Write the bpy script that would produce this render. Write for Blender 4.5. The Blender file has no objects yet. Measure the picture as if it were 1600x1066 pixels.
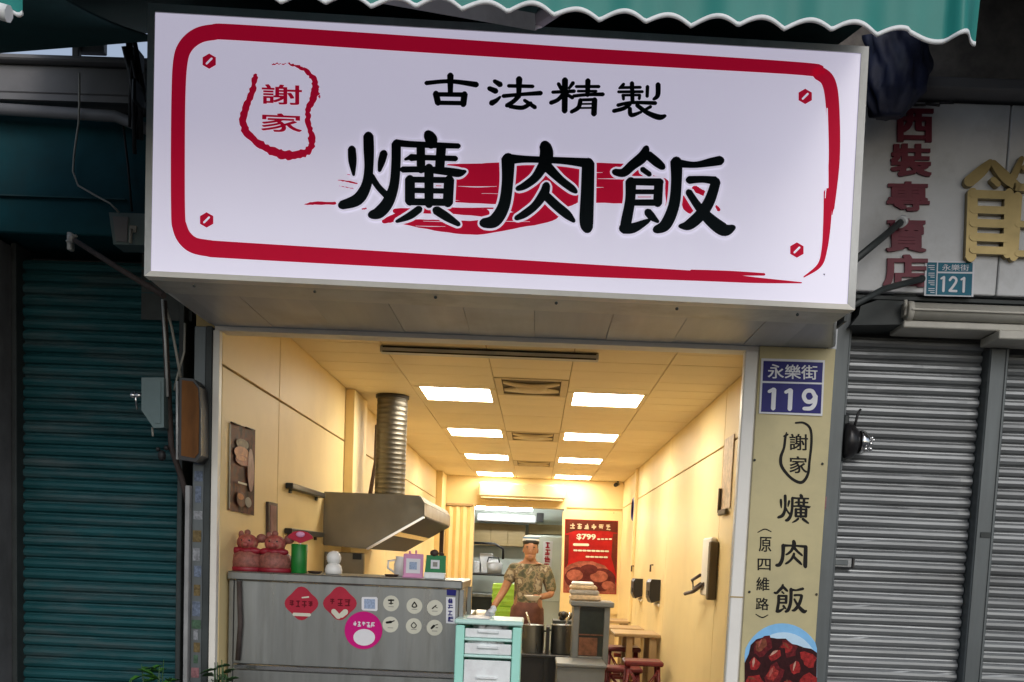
import bpy, bmesh, math, random
from mathutils import Vector, Matrix
random.seed(11)
S = bpy.context.scene
COL = S.collection
R = math.radians

# ------------------------------------------------------------------ camera, sky, sun, exposure
CAM = Vector((0, -4.6, 1.45))
YAW, PITCH, ROLL, CY = 0.01973699, -0.09165155, -0.04213695, 1022.46
ROT = Matrix.Rotation(YAW, 3, 'Z') @ Matrix.Rotation(PITCH, 3, 'X') @ Matrix.Rotation(ROLL, 3, 'Y')
cd = bpy.data.cameras.new('camera'); cam = bpy.data.objects.new('camera', cd); COL.objects.link(cam)
cd.sensor_width = 36; cd.lens = 36; cd.shift_y = (CY - 533) / 1600
cd.clip_start = 0.05; cd.clip_end = 600
m3 = Matrix((ROT.col[0], ROT.col[2], -ROT.col[1])).transposed()
cam.matrix_world = Matrix.Translation(CAM) @ m3.to_4x4()
S.camera = cam

SUN_EL, SUN_AZ = 34, 14          # degrees; the sun stands behind the viewer, veiled by cloud
w = bpy.data.worlds.new('World'); S.world = w; w.use_nodes = True
nt = w.node_tree; bg = nt.nodes['Background']
sky = nt.nodes.new('ShaderNodeTexSky'); sky.sky_type = 'NISHITA'; sky.sun_disc = False
sky.sun_elevation = R(SUN_EL); sky.sun_rotation = R(180 - SUN_AZ)
sky.air_density = 1.0; sky.dust_density = 1.5; sky.ozone_density = 1.6
hs = nt.nodes.new('ShaderNodeHueSaturation'); hs.inputs['Saturation'].default_value = .62   # thin cloud pales the blue
hs.inputs['Value'].default_value = 1.12
nt.links.new(sky.outputs[0], hs.inputs['Color']); nt.links.new(hs.outputs[0], bg.inputs[0]); bg.inputs[1].default_value = 0.125
sl = bpy.data.lights.new('sun', 'SUN'); sl.energy = 0.5; sl.angle = R(24); sl.color = (1, .97, .93)
so = bpy.data.objects.new('sun', sl); COL.objects.link(so)
so.rotation_euler = (R(90 - SUN_EL), 0, R(SUN_AZ))
so.location = (3, -12, 12)
S.view_settings.view_transform = 'Standard'; S.view_settings.look = 'None'
S.view_settings.gamma = 1; S.view_settings.use_curve_mapping = False
S.view_settings.exposure = 0.0
S.render.engine = 'CYCLES'
S.cycles.use_denoising = True
S.cycles.max_bounces = 8; S.cycles.diffuse_bounces = 5; S.cycles.glossy_bounces = 4
S.cycles.sample_clamp_indirect = 6

# ------------------------------------------------------------------ survey: a sight line met with a real plane
def sight(px, py):
    return ROT @ Vector(((px - 800) / 1600, 1, -(py - CY) / 1600))
def at(px, py, y=None, x=None, z=None):
    d = sight(px, py)
    t = (y - CAM.y) / d.y if y is not None else (x - CAM.x) / d.x if x is not None else (z - CAM.z) / d.z
    return CAM + d * t
def at_plane(px, py, p0, n):
    d = sight(px, py); t = (p0 - CAM).dot(n) / d.dot(n)
    return CAM + d * t

# ------------------------------------------------------------------ materials
MATS = {}
def mat(name, col, rough=.5, metal=0., var=.12, scale=6., stretch=(1, 1, 1), bump=0., bscale=None, spec=.5,
        dirt=None, dirt_amt=0., dirt_scale=2., dirt_stretch=(1, 1, 1), emit=None, estr=0., trans=0., coat=0., alpha=1., rvar=0.):
    m = bpy.data.materials.new(name); m.use_nodes = True
    t = m.node_tree; N = t.nodes; L = t.links; b = N['Principled BSDF']
    g = N.new('ShaderNodeNewGeometry')
    def noise(sc, st, det=5):
        mp = N.new('ShaderNodeMapping'); mp.inputs['Scale'].default_value = st
        L.new(g.outputs['Position'], mp.inputs[0])
        n = N.new('ShaderNodeTexNoise'); n.inputs['Scale'].default_value = sc; n.inputs['Detail'].default_value = det
        n.inputs['Roughness'].default_value = .65
        L.new(mp.outputs[0], n.inputs[0]); return n.outputs[0]
    n1 = noise(scale, stretch)
    mr = N.new('ShaderNodeMapRange'); mr.inputs[1].default_value = .3; mr.inputs[2].default_value = .7
    mr.inputs[3].default_value = 1 - var; mr.inputs[4].default_value = 1 + var
    L.new(n1, mr.inputs[0])
    mx = N.new('ShaderNodeMix'); mx.data_type = 'RGBA'; mx.blend_type = 'MULTIPLY'; mx.inputs[0].default_value = 1
    mx.inputs[6].default_value = (*col, 1); L.new(mr.outputs[0], mx.inputs[7])
    out = mx.outputs[2]
    if dirt:
        n2 = noise(dirt_scale, dirt_stretch, 8)
        r2 = N.new('ShaderNodeMapRange'); r2.inputs[1].default_value = .48; r2.inputs[2].default_value = .72
        r2.inputs[3].default_value = 0; r2.inputs[4].default_value = dirt_amt; L.new(n2, r2.inputs[0])
        m2 = N.new('ShaderNodeMix'); m2.data_type = 'RGBA'; L.new(r2.outputs[0], m2.inputs[0])
        L.new(out, m2.inputs[6]); m2.inputs[7].default_value = (*dirt, 1); out = m2.outputs[2]
    L.new(out, b.inputs['Base Color'])
    b.inputs['Roughness'].default_value = rough; b.inputs['Metallic'].default_value = metal
    if rvar:
        r3 = N.new('ShaderNodeMapRange'); r3.inputs[1].default_value = .3; r3.inputs[2].default_value = .7
        r3.inputs[3].default_value = max(.03, rough - rvar); r3.inputs[4].default_value = min(1, rough + rvar)
        L.new(noise(scale * 1.7, stretch), r3.inputs[0]); L.new(r3.outputs[0], b.inputs['Roughness'])
    b.inputs['Specular IOR Level'].default_value = spec
    b.inputs['Coat Weight'].default_value = coat
    if bump:
        bp = N.new('ShaderNodeBump'); bp.inputs['Strength'].default_value = bump; bp.inputs['Distance'].default_value = .01
        L.new(noise(bscale or scale * 4, stretch), bp.inputs['Height']); L.new(bp.outputs[0], b.inputs['Normal'])
    if emit:
        b.inputs['Emission Color'].default_value = (*emit, 1); b.inputs['Emission Strength'].default_value = estr
    if trans: b.inputs['Transmission Weight'].default_value = trans
    if alpha < 1: b.inputs['Alpha'].default_value = alpha
    MATS[name] = m; return m
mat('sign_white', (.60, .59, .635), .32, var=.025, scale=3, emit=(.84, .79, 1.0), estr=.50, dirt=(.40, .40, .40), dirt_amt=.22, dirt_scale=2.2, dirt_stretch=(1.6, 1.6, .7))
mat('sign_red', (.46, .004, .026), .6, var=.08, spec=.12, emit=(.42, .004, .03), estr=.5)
mat('sign_black', (.006, .012, .016), .6, var=.1, spec=.1)
mat('dark_red_letter', (.15, .003, .022), .5, var=.2)
mat('flange_grey', (.28, .28, .28), .5, .1, var=.2, scale=9)
mat('alu', (.56, .57, .56), .45, .2, var=.10, scale=5, dirt=(.16, .15, .13), dirt_amt=.6, dirt_scale=3, dirt_stretch=(1, 1, .4))
mat('soffit_metal', (.50, .515, .54), .42, .25, var=.08, scale=2.5, stretch=(3, .3, 1), rvar=.1, dirt=(.2, .17, .15), dirt_amt=.4)
mat('soffit_grey', (.43, .45, .48), .42, .25, var=.08, scale=2.5, stretch=(3, .3, 1), rvar=.1)
mat('teal_shutter', (.011, .070, .080), .5, .1, spec=.25, var=.28, scale=3, stretch=(.7, 1, 5), dirt=(.10, .11, .11), dirt_amt=.55, dirt_scale=5, dirt_stretch=(.5, 1, 3), rvar=.12)
mat('teal_paint', (.008, .075, .092), .6, spec=.15, var=.2, scale=3, dirt=(.025, .03, .03), dirt_amt=.5)
mat('galv', (.25, .262, .268), .40, .5, var=.22, scale=2.2, stretch=(.5, 1, 5), rvar=.1, dirt=(.12, .12, .12), dirt_amt=.55, dirt_scale=2.4, dirt_stretch=(.5, 1, 2.5))
mat('post_steel', (.11, .125, .13), .45, .4, var=.18, scale=4, stretch=(4, 4, .4), dirt=(.08, .08, .08), dirt_amt=.4)
mat('dark_steel', (.035, .042, .042), .55, .2, var=.3, scale=7)
mat('rust_pipe', (.055, .04, .036), .75, .1, var=.4, scale=14)
mat('concrete', (.115, .115, .12), .85, var=.3, scale=3.5, bump=.25, bscale=40, dirt=(.045, .045, .045), dirt_amt=.7, dirt_scale=2, dirt_stretch=(2, 2, .5))
mat('concrete_brown', (.21, .185, .16), .9, var=.25, scale=3.5, bump=.3, bscale=30, dirt=(.06, .05, .05), dirt_amt=.8, dirt_scale=4)
mat('grey_beam', (.20, .195, .20), .6, .1, var=.15, scale=4, dirt=(.06, .06, .05), dirt_amt=.5)
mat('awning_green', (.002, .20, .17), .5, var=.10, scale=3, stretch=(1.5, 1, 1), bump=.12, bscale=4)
mat('awning_shaded', (.006, .06, .06), .8, var=.2, scale=4)  # awning green with the shade of the underside put into the colour
mat('white_trim', (.80, .82, .82), .6, var=.08, scale=20)
mat('tarp_navy', (.008, .012, .04), .6, var=.4, scale=9, bump=.5, bscale=16)
mat('board_white', (.66, .67, .68), .5, var=.08, scale=3, dirt=(.25, .24, .2), dirt_amt=.5, dirt_scale=2.5)
mat('gold', (.26, .20, .09), .36, .8, var=.15, scale=9)
mat('plate_teal', (.02, .16, .24), .4, var=.15)
mat('plate_blue', (.022, .022, .17), .35, var=.1)
mat('plate_white', (.75, .76, .80), .4, var=.06)
mat('cream_tube', (.50, .48, .42), .45, var=.12, dirt=(.2, .19, .16), dirt_amt=.6)
mat('beige_strip', (.56, .485, .26), .5, var=.06, scale=5, dirt=(.3, .28, .18), dirt_amt=.4)
mat('print_black', (.012, .011, .01), .5, var=.1)
mat('wall_cream', (.83, .655, .335), .5, var=.03, scale=2.2, dirt=(.6, .45, .2), dirt_amt=.3, dirt_scale=1.4)
mat('ac_cream', (.50, .41, .23), .45, var=.05)
mat('groove', (.45, .32, .13), .7, var=.05)
mat('ceil_cream', (.80, .66, .41), .5, var=.04, scale=2.5)
mat('white_frame', (.80, .765, .69), .4, var=.05, scale=5, dirt=(.5, .45, .38), dirt_amt=.35, dirt_scale=3)
mat('white_pvc', (.85, .83, .78), .35, var=.04)
mat('panel_light', (.9, .88, .8), .5, var=.0, emit=(1.0, .91, .74), estr=28.0)
mat('tube_light', (.9, .9, .9), .5, var=.0, emit=(.95, 1, .98), estr=80.0)
mat('vent_beige', (.58, .46, .27), .5, var=.05)
mat('vent_dark', (.12, .085, .04), .7, var=.1)
mat('stainless', (.27, .28, .275), .34, .75, var=.16, scale=2.4, stretch=(4, 4, .25), rvar=.1, bump=.12, bscale=2.2, dirt=(.12, .12, .115), dirt_amt=.5, dirt_scale=2.2, dirt_stretch=(3, 3, .5))
mat('stainless_warm', (.23, .205, .155), .40, .85, var=.12, scale=3, rvar=.08)
mat('duct_metal', (.12, .11, .092), .42, .8, var=.08, scale=6)
mat('hood_dark', (.02, .016, .014), .5, .2, var=.2)
mat('chrome', (.72, .72, .72), .15, 1., var=.04)
mat('black_plastic', (.012, .011, .012), .35, var=.1)
mat('dark_wood', (.055, .03, .022), .5, var=.25, scale=5, stretch=(8, 1, 8))
mat('mint', (.42, .86, .73), .35, var=.05)
mat('mint_pale', (.62, .90, .82), .35, var=.05)
mat('clear_drawer', (.88, .91, .91), .3, var=.07, scale=16, dirt=(.62, .56, .58), dirt_amt=.6, dirt_scale=9)
mat('bag_white', (.80, .80, .82), .5, var=.2, scale=22)
mat('bag_grey', (.40, .38, .37), .6, var=.3, scale=18)
mat('red_doll', (.36, .03, .05), .5, var=.4, scale=45, dirt=(.55, .40, .22), dirt_amt=.6, dirt_scale=28)
mat('pink_doll', (.33, .07, .06), .55, var=.55, scale=60, dirt=(.5, .3, .18), dirt_amt=.7, dirt_scale=40)
mat('doll_red', (.24, .006, .02), .45, var=.2)
mat('sack_brown', (.25, .085, .065), .6, var=.45, scale=60)
mat('green_cup', (.002, .17, .018), .45, var=.15, scale=20)
mat('green_stand', (.01, .22, .07), .4, var=.1)
mat('pink_plastic', (.70, .32, .52), .4, var=.08)
mat('white_ceramic', (.82, .81, .78), .3, var=.04)
mat('print_magenta', (.60, .008, .20), .4, var=.06)
mat('print_red', (.42, .025, .05), .45, var=.12)
mat('print_darkred', (.13, .005, .012), .45, var=.12)
mat('print_ivory', (.66, .64, .53), .45, var=.05)
mat('print_paleblue', (.34, .42, .58), .45, var=.3, scale=160)
mat('print_white', (.78, .77, .80), .45, var=.04)
mat('print_grey', (.30, .29, .26), .5, var=.1)
mat('poster_red', (.36, .012, .012), .4, var=.25, scale=5)
mat('poster_dark', (.11, .02, .012), .4, var=.3, scale=6)
mat('poster_meat', (.33, .10, .07), .4, var=.6, scale=9)
mat('poster_meat_dark', (.10, .02, .02), .4, var=.5, scale=9)
mat('poster_red2', (.26, .05, .025), .4, var=.5, scale=30)
mat('poster_orange', (.40, .13, .035), .4, var=.4, scale=25)
mat('poster_brown', (.15, .07, .045), .4, var=.5, scale=16)
mat('poster_mauve', (.26, .13, .13), .4, var=.4, scale=12)
mat('meat_dark', (.035, .006, .008), .4, var=.4, scale=60)
mat('meat_dark2', (.12, .010, .014), .4, var=.6, scale=70)
mat('meat_red', (.30, .020, .020), .4, var=.6, scale=70)
mat('meat_red2', (.30, .03, .025), .4, var=.7, scale=110)
mat('meat_brown', (.20, .055, .03), .4, var=.5, scale=70)
mat('meat_glaze', (.55, .32, .24), .4, var=.3, scale=80)
mat('meat_glaze2', (.40, .10, .08), .4, var=.3, scale=80)
mat('dish_blue', (.25, .55, .88), .4, var=.08, scale=20)
mat('dish_pale', (.55, .76, .93), .4, var=.05, scale=20)
mat('leaf', (.05, .17, .025), .45, var=.4, scale=30)
mat('leaf_dark', (.035, .09, .03), .45, var=.4, scale=30)
mat('terracotta', (.30, .13, .07), .8, var=.2)
mat('soil', (.04, .03, .02), .95, var=.3, scale=30)
mat('skin', (.34, .165, .095), .55, var=.14, scale=22)
mat('skin_dark', (.22, .08, .06), .5, var=.06)
mat('hair', (.012, .01, .009), .6, var=.2)
mat('cap_white', (.70, .72, .76), .7, var=.06)
mat('cap_blue', (.10, .20, .34), .7, var=.1)
mat('apron', (.11, .04, .03), .8, var=.3, scale=12)
mat('trousers', (.03, .03, .035), .8, var=.2)
mat('kitchen_tile', (.66, .70, .64), .4, var=.05, scale=3)
mat('cabinet_wood', (.33, .235, .105), .5, var=.15, scale=3, stretch=(1, 1, 6))
mat('crate_lime', (.30, .55, .06), .4, var=.12, scale=10)
mat('grey_cabinet', (.17, .185, .20), .4, .35, var=.12, scale=5)
mat('dark_glass', (.02, .026, .024), .12, var=.3, scale=8)
mat('wrap', (.60, .45, .30), .5, var=.35, scale=22)
mat('table_top', (.42, .29, .15), .45, var=.15, scale=4, stretch=(1, 6, 1))
mat('stool_red', (.14, .012, .018), .45, var=.25, scale=12)
mat('orange_box', (.16, .062, .014), .6, spec=.2, var=.35, scale=5, stretch=(3, 3, .6))
mat('jb_grey', (.13, .19, .195), .5, .1, var=.12, scale=6, dirt=(.07, .08, .08), dirt_amt=.5)
mat('cable_black', (.015, .014, .016), .6, var=.2)
mat('cable_pale', (.34, .33, .29), .6, var=.1)
mat('asphalt', (.05, .05, .052), .9, var=.25, scale=20, bump=.3, bscale=120)
mat('pavement', (.21, .20, .19), .8, var=.15, scale=4, bump=.2, bscale=50)
mat('floor_tile', (.32, .28, .22), .35, var=.08, scale=3)
mat('roof_sheet', (.12, .12, .125), .7, .2, var=.2)
mat('sticker_blue', (.13, .16, .22), .45, var=.5, scale=60)
mat('sticker_green', (.06, .11, .07), .45, var=.5, scale=60)
mat('sticker_yellow', (.15, .11, .05), .45, var=.5, scale=60)
mat('sticker_white', (.25, .26, .28), .45, var=.5, scale=60)
mat('sticker_pink', (.25, .12, .13), .45, var=.5, scale=60)
for n_, m_ in MATS.items():
    if n_.startswith(('print_', 'plate_', 'poster_', 'sticker_', 'dish_', 'meat_')):
        m_.node_tree.nodes['Principled BSDF'].inputs['Specular IOR Level'].default_value = .15
def ramp_mat(name, stops, scale, rough, detail=3, kind='noise', stretch=(1, 1, 1)):
    m = bpy.data.materials.new(name); m.use_nodes = True
    N = m.node_tree.nodes; L = m.node_tree.links; b = N['Principled BSDF']
    g = N.new('ShaderNodeNewGeometry'); mp = N.new('ShaderNodeMapping'); mp.inputs['Scale'].default_value = stretch
    L.new(g.outputs['Position'], mp.inputs[0])
    if kind == 'noise':
        n = N.new('ShaderNodeTexNoise'); n.inputs['Detail'].default_value = detail; o = n.outputs[0]
    else:
        n = N.new('ShaderNodeTexNoise'); n.inputs['Detail'].default_value = 6; n.inputs['Distortion'].default_value = 2.2; o = n.outputs[0]
    n.inputs['Scale'].default_value = scale; L.new(mp.outputs[0], n.inputs[0])
    r = N.new('ShaderNodeValToRGB'); e = r.color_ramp.elements
    while len(e) < len(stops): e.new(.5)
    for k, (p, c) in enumerate(stops): e[k].position = p; e[k].color = (*c, 1)
    L.new(o, r.inputs[0]); L.new(r.outputs[0], b.inputs['Base Color']); b.inputs['Roughness'].default_value = rough
    MATS[name] = m
ramp_mat('poster_food', [(.28, (.02, .009, .008)), (.45, (.07, .026, .02)), (.55, (.15, .05, .03)), (.68, (.09, .05, .045)), (.8, (.20, .12, .09))], 11, .55)
MATS['poster_food'].node_tree.nodes['Principled BSDF'].inputs['Specular IOR Level'].default_value = .12
ramp_mat('camo', [(.3, (.05, .05, .03)), (.42, (.08, .08, .045)), (.5, (.24, .19, .11)), (.56, (.09, .06, .04)), (.64, (.34, .29, .20))], 13, .8)
ramp_mat('braised_meat', [(.25, (.03, .006, .008)), (.42, (.16, .012, .014)), (.52, (.30, .035, .025)), (.60, (.13, .012, .012)), (.68, (.55, .22, .13)), (.8, (.20, .02, .02))], 20, .4, kind='swirl')

# ------------------------------------------------------------------ mesh helpers
class MB:
    def __init__(s): s.v = []; s.f = []; s.sm = []
    def add(s, vs, fs, smooth=False):
        n = len(s.v); s.v += [Vector(p) for p in vs]
        for f in fs: s.f.append(tuple(i + n for i in f)); s.sm.append(smooth)
        return s
    def box(s, x0, y0, z0, x1, y1, z1, b=0.):
        if x1 < x0: x0, x1 = x1, x0
        if y1 < y0: y0, y1 = y1, y0
        if z1 < z0: z0, z1 = z1, z0
        b = min(b, (x1 - x0) * .45, (y1 - y0) * .45, (z1 - z0) * .45)
        if b <= 0:
            v = [(x, y, z) for x in (x0, x1) for y in (y0, y1) for z in (z0, z1)]
            return s.add(v, [(0, 1, 3, 2), (4, 6, 7, 5), (0, 4, 5, 1), (2, 3, 7, 6), (0, 2, 6, 4), (1, 5, 7, 3)])
        lo = (x0, y0, z0); hi = (x1, y1, z1); v = []; idx = {}
        for c in [(i, j, k) for i in (0, 1) for j in (0, 1) for k in (0, 1)]:
            for a in range(3):
                p = [(hi[q] - (0 if q == a else b)) if c[q] else (lo[q] + (0 if q == a else b)) for q in range(3)]
                idx[c, a] = len(v); v.append(p)
        f = []
        for a in range(3):
            p, q = [k for k in range(3) if k != a]
            for e in (0, 1):
                ring = []
                for (i, j) in ((0, 0), (1, 0), (1, 1), (0, 1)):
                    c = [0, 0, 0]; c[a] = e; c[p] = i; c[q] = j; ring.append(idx[tuple(c), a])
                f.append(tuple(ring))
            for i in (0, 1):
                for j in (0, 1):
                    c0 = [0, 0, 0]; c0[p] = i; c0[q] = j; c1 = list(c0); c1[a] = 1
                    c0 = tuple(c0); c1 = tuple(c1)
                    f.append((idx[c0, p], idx[c1, p], idx[c1, q], idx[c0, q]))
        for c in [(i, j, k) for i in (0, 1) for j in (0, 1) for k in (0, 1)]:
            f.append((idx[c, 0], idx[c, 1], idx[c, 2]))
        return s.add(v, f)
    def tube(s, pts, r, n=8, smooth=True, cap=True):
        pts = [Vector(p) for p in pts]; rs = r if isinstance(r, (list, tuple)) else [r] * len(pts)
        vs = []; fs = []; up = None
        for i, p in enumerate(pts):
            d = (pts[min(i + 1, len(pts) - 1)] - pts[max(i - 1, 0)]).normalized()
            if up is None or abs(up.dot(d)) > .95: up = Vector((0, 0, 1)) if abs(d.z) < .9 else Vector((1, 0, 0))
            a = d.cross(up).normalized(); c = a.cross(d).normalized(); up = c
            for k in range(n):
                t = 2 * math.pi * k / n; vs.append(p + a * (math.cos(t) * rs[i]) + c * (math.sin(t) * rs[i]))
        for i in range(len(pts) - 1):
            for k in range(n):
                k2 = (k + 1) % n; fs.append((i * n + k, i * n + k2, (i + 1) * n + k2, (i + 1) * n + k))
        s.add(vs, fs, smooth)
        if cap:
            s.add(vs[:n], [tuple(range(n))]); s.add(vs[-n:], [tuple(range(n))])
        return s
    def lathe(s, prof, c=(0, 0, 0), n=20, smooth=True, axis='z'):
        vs = []; fs = []
        for (r, h) in prof:
            for k in range(n):
                t = 2 * math.pi * k / n; a, b = math.cos(t) * r, math.sin(t) * r
                p = (a, b, h) if axis == 'z' else (a, -h, b) if axis == 'y' else (h, a, b)
                vs.append((p[0] + c[0], p[1] + c[1], p[2] + c[2]))
        for i in range(len(prof) - 1):
            for k in range(n):
                k2 = (k + 1) % n; fs.append((i * n + k, i * n + k2, (i + 1) * n + k2, (i + 1) * n + k))
        s.add(vs, fs, smooth)
        if prof[0][0] > 1e-4: s.add(vs[:n], [tuple(range(n))])
        if prof[-1][0] > 1e-4: s.add(vs[-n:], [tuple(range(n))])
        return s
    def ball(s, c, r, n=14, m=9):
        rx, ry, rz = r if isinstance(r, (tuple, list)) else (r, r, r)
        vs = []; fs = []
        for i in range(m + 1):
            a = math.pi * i / m
            for k in range(n):
                t = 2 * math.pi * k / n
                vs.append((c[0] + rx * math.sin(a) * math.cos(t), c[1] + ry * math.sin(a) * math.sin(t), c[2] + rz * math.cos(a)))
        for i in range(m):
            for k in range(n):
                k2 = (k + 1) % n
                fs.append((i * n + k, (i + 1) * n + k, (i + 1) * n + k2, i * n + k2))
        return s.add(vs, fs, True)
    def prism(s, poly, d):
        """closed outline (3-D points) swept along d"""
        d = Vector(d); n = len(poly); p = [Vector(q) for q in poly]; q = [a + d for a in p]
        s.add(p + q, [tuple(range(n)), tuple(range(2 * n - 1, n - 1, -1))] + [(i, (i + 1) % n, n + (i + 1) % n, n + i) for i in range(n)])
        return s
    def build(s, name, m, parent=None, recalc=True, origin=None, **tags):
        o = origin if origin is not None else (parent_loc(parent) if parent else Vector((0, 0, 0)))
        me = bpy.data.meshes.new(name); me.from_pydata([p - o for p in s.v], [], s.f)
        me.polygons.foreach_set('use_smooth', s.sm)
        if recalc:
            bm = bmesh.new(); bm.from_mesh(me); bmesh.ops.remove_doubles(bm, verts=bm.verts, dist=1e-6)
            bmesh.ops.recalc_face_normals(bm, faces=bm.faces); bm.to_mesh(me); bm.free()
        me.materials.append(MATS[m] if isinstance(m, str) else m)
        ob = bpy.data.objects.new(name, me); COL.objects.link(ob)
        if parent: ob.parent = parent
        else: ob.location = o
        tag(ob, **tags); return ob
LOC = {}
def parent_loc(p):
    v = Vector(p.location); q = p.parent
    while q: v += q.location; q = q.parent
    return v
def tag(o, label=None, cat=None, group=None, kind=None):
    if label: o['label'] = label
    if cat: o['category'] = cat
    if group: o['group'] = group
    if kind: o['kind'] = kind
    return o
def thing(name, loc, label, cat, group=None):
    o = bpy.data.objects.new(name, None); COL.objects.link(o); o.location = loc; o.empty_display_size = .1
    return tag(o, label, cat, group)
def copy_tree(o, parent=None):
    c = o.copy(); COL.objects.link(c)
    if parent: c.parent = parent
    for ch in list(o.children): copy_tree(ch, c)
    return c
def piece(name, me, loc, parent):
    """one more object on shared mesh data"""
    o = bpy.data.objects.new(name, me); COL.objects.link(o); o.parent = parent
    o.location = Vector(loc) - parent_loc(parent); return o

# ---- flat print: brush strokes with a width at every point
def smooth_path(pts, k=6):
    if len(pts) == 2: pts = [pts[0], tuple((a + b) / 2 for a, b in zip(*pts)), pts[1]]
    out = []; n = len(pts)
    for i in range(n - 1):
        p0 = pts[max(i - 1, 0)]; p1 = pts[i]; p2 = pts[i + 1]; p3 = pts[min(i + 2, n - 1)]
        for j in range(k):
            t = j / k
            out.append(tuple(.5 * (2 * b + (c - a) * t + (2 * a - 5 * b + 4 * c - d) * t * t + (3 * b - a - 3 * c + d) * t ** 3)
                             for a, b, c, d in zip(p0, p1, p2, p3)))
    out.append(tuple(pts[-1])); return out
def stroke_faces(pts, grow=0., cap=5, rag=0.):
    path = smooth_path(pts); V = []; F = []
    n = len(path); L = []; Rr = []
    for i, (x, y, wd) in enumerate(path):
        a = path[max(i - 1, 0)]; b = path[min(i + 1, n - 1)]
        dx, dy = b[0] - a[0], b[1] - a[1]; l = math.hypot(dx, dy) or 1
        h = max(wd, .5) / 2 + grow
        h1 = h + (random.uniform(-rag, rag) if rag else 0); h2 = h + (random.uniform(-rag, rag) if rag else 0)
        nx, ny = -dy / l, dx / l
        L.append((x + nx * h1, y + ny * h1)); Rr.append((x - nx * h2, y - ny * h2))
    V = L + Rr
    for i in range(n - 1): F.append((i, i + 1, n + i + 1, n + i))
    for end in (0, n - 1):
        x, y, wd = path[end]; h = max(wd, .5) / 2 + grow
        p = path[1] if end == 0 else path[n - 2]
        ang = math.atan2(y - p[1], x - p[0]); ring = []
        for k in range(1, cap + 1):
            t = ang + math.pi / 2 - math.pi * k / (cap + 1)
            ring.append(len(V)); V.append((x + math.cos(t) * h * .85, y + math.sin(t) * h * .85))
        a, b = (end, n + end)
        if end == 0: F.append((n + end, *ring, end) if False else (end, *ring[::-1], n + end))
        else: F.append((end, *ring, n + end))
    return V, F
def poly2mesh(mb, V, F, fn):
    mb.add([fn(x, y) for x, y in V], F)

def text_geo(body, bold=0., key={}):
    k = (body, bold)
    if k in key: return key[k]
    c = bpy.data.curves.new('lettering', 'FONT'); c.body = body; c.offset = bold; c.resolution_u = 3
    o = bpy.data.objects.new('lettering', c); COL.objects.link(o)
    dg = bpy.context.evaluated_depsgraph_get(); dg.update()
    me = bpy.data.meshes.new_from_object(o.evaluated_get(dg))
    V = [(v.co.x, v.co.y) for v in me.vertices]; F = [tuple(p.vertices) for p in me.polygons]
    bpy.data.objects.remove(o); bpy.data.curves.remove(c); bpy.data.meshes.remove(me)
    x0 = min(v[0] for v in V); x1 = max(v[0] for v in V); y0 = min(v[1] for v in V); y1 = max(v[1] for v in V)
    V = [((x - x0) / (x1 - x0), (y - y0) / (y1 - y0)) for x, y in V]
    key[k] = (V, F); return key[k]
def text_quad(mb, body, quad, fn, bold=0.):
    """lettering fitted in a quad TL,TR,BR,BL (picture-plane units), laid on a surface by fn"""
    V, F = text_geo(body, bold); tl, tr, br, bl = quad
    out = []
    for u, v in V:
        q = [(bl[i] * (1 - u) + br[i] * u) * (1 - v) + (tl[i] * (1 - u) + tr[i] * u) * v for i in (0, 1)]
        out.append(fn(*q))
    mb.add(out, F)
def text_bold(body, quad, fn, m, parent, d, name='character'):
    mb = MB(); k = 0
    for ddx in (-d, 0, d):
        for ddy in (-d * .6, 0, d * .6):
            k += 1; text_quad(mb, body, [(x + ddx, y + ddy) for x, y in quad], lambda x, y: fn(x, y, k * 3e-5))
    return mb.build(name, m, parent, recalc=False)
def rect(x0, y0, x1, y1, slope=.03):
    dy = (x1 - x0) * slope
    return ((x0, y0), (x1, y0 + dy), (x1, y1 + dy), (x0, y1))
def facing(mb_obj): return mb_obj

# glyphs traced with a brush: (origin x, origin y, scale) and strokes of (x, y, width)
G = {}
G['kuang'] = ((460, 190, 4.444), [
    [(400, 195, 56), (405, 280, 58), (413, 375, 20)], [(622, 225, 56), (606, 285, 52), (592, 345, 26)],
    [(515, 105, 72), (518, 200, 74), (518, 330, 64), (500, 450, 72), (440, 545, 84), (330, 585, 62)],
    [(535, 385, 46), (585, 460, 44), (650, 525, 50)],
    [(930, 95, 72), (950, 130, 88), (950, 165, 70)],
    [(705, 152, 50), (800, 162, 46), (1000, 170, 42), (1140, 175, 38)],
    [(708, 160, 66), (706, 300, 66), (692, 450, 68), (650, 565, 82), (590, 635, 84), (535, 652, 58)],
    [(810, 255, 52), (900, 255, 40), (1120, 262, 40)], [(770, 268, 18), (815, 250, 40)],
    [(878, 175, 60), (880, 340, 60)], [(1020, 190, 68), (1008, 340, 66)],
    [(752, 338, 44), (900, 338, 44), (1050, 350, 56), (1140, 362, 58), (1185, 352, 26)],
    [(935, 325, 66), (935, 580, 62)],
    [(803, 405, 70), (803, 560, 70)], [(795, 408, 42), (1088, 412, 44)], [(1075, 408, 72), (1066, 570, 72)],
    [(795, 562, 48), (1072, 566, 52)], [(800, 482, 38), (1076, 488, 38)],
    [(868, 612, 52), (800, 660, 52), (712, 698, 24)], [(985, 620, 62), (1060, 668, 60), (1140, 718, 34)]])
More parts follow.
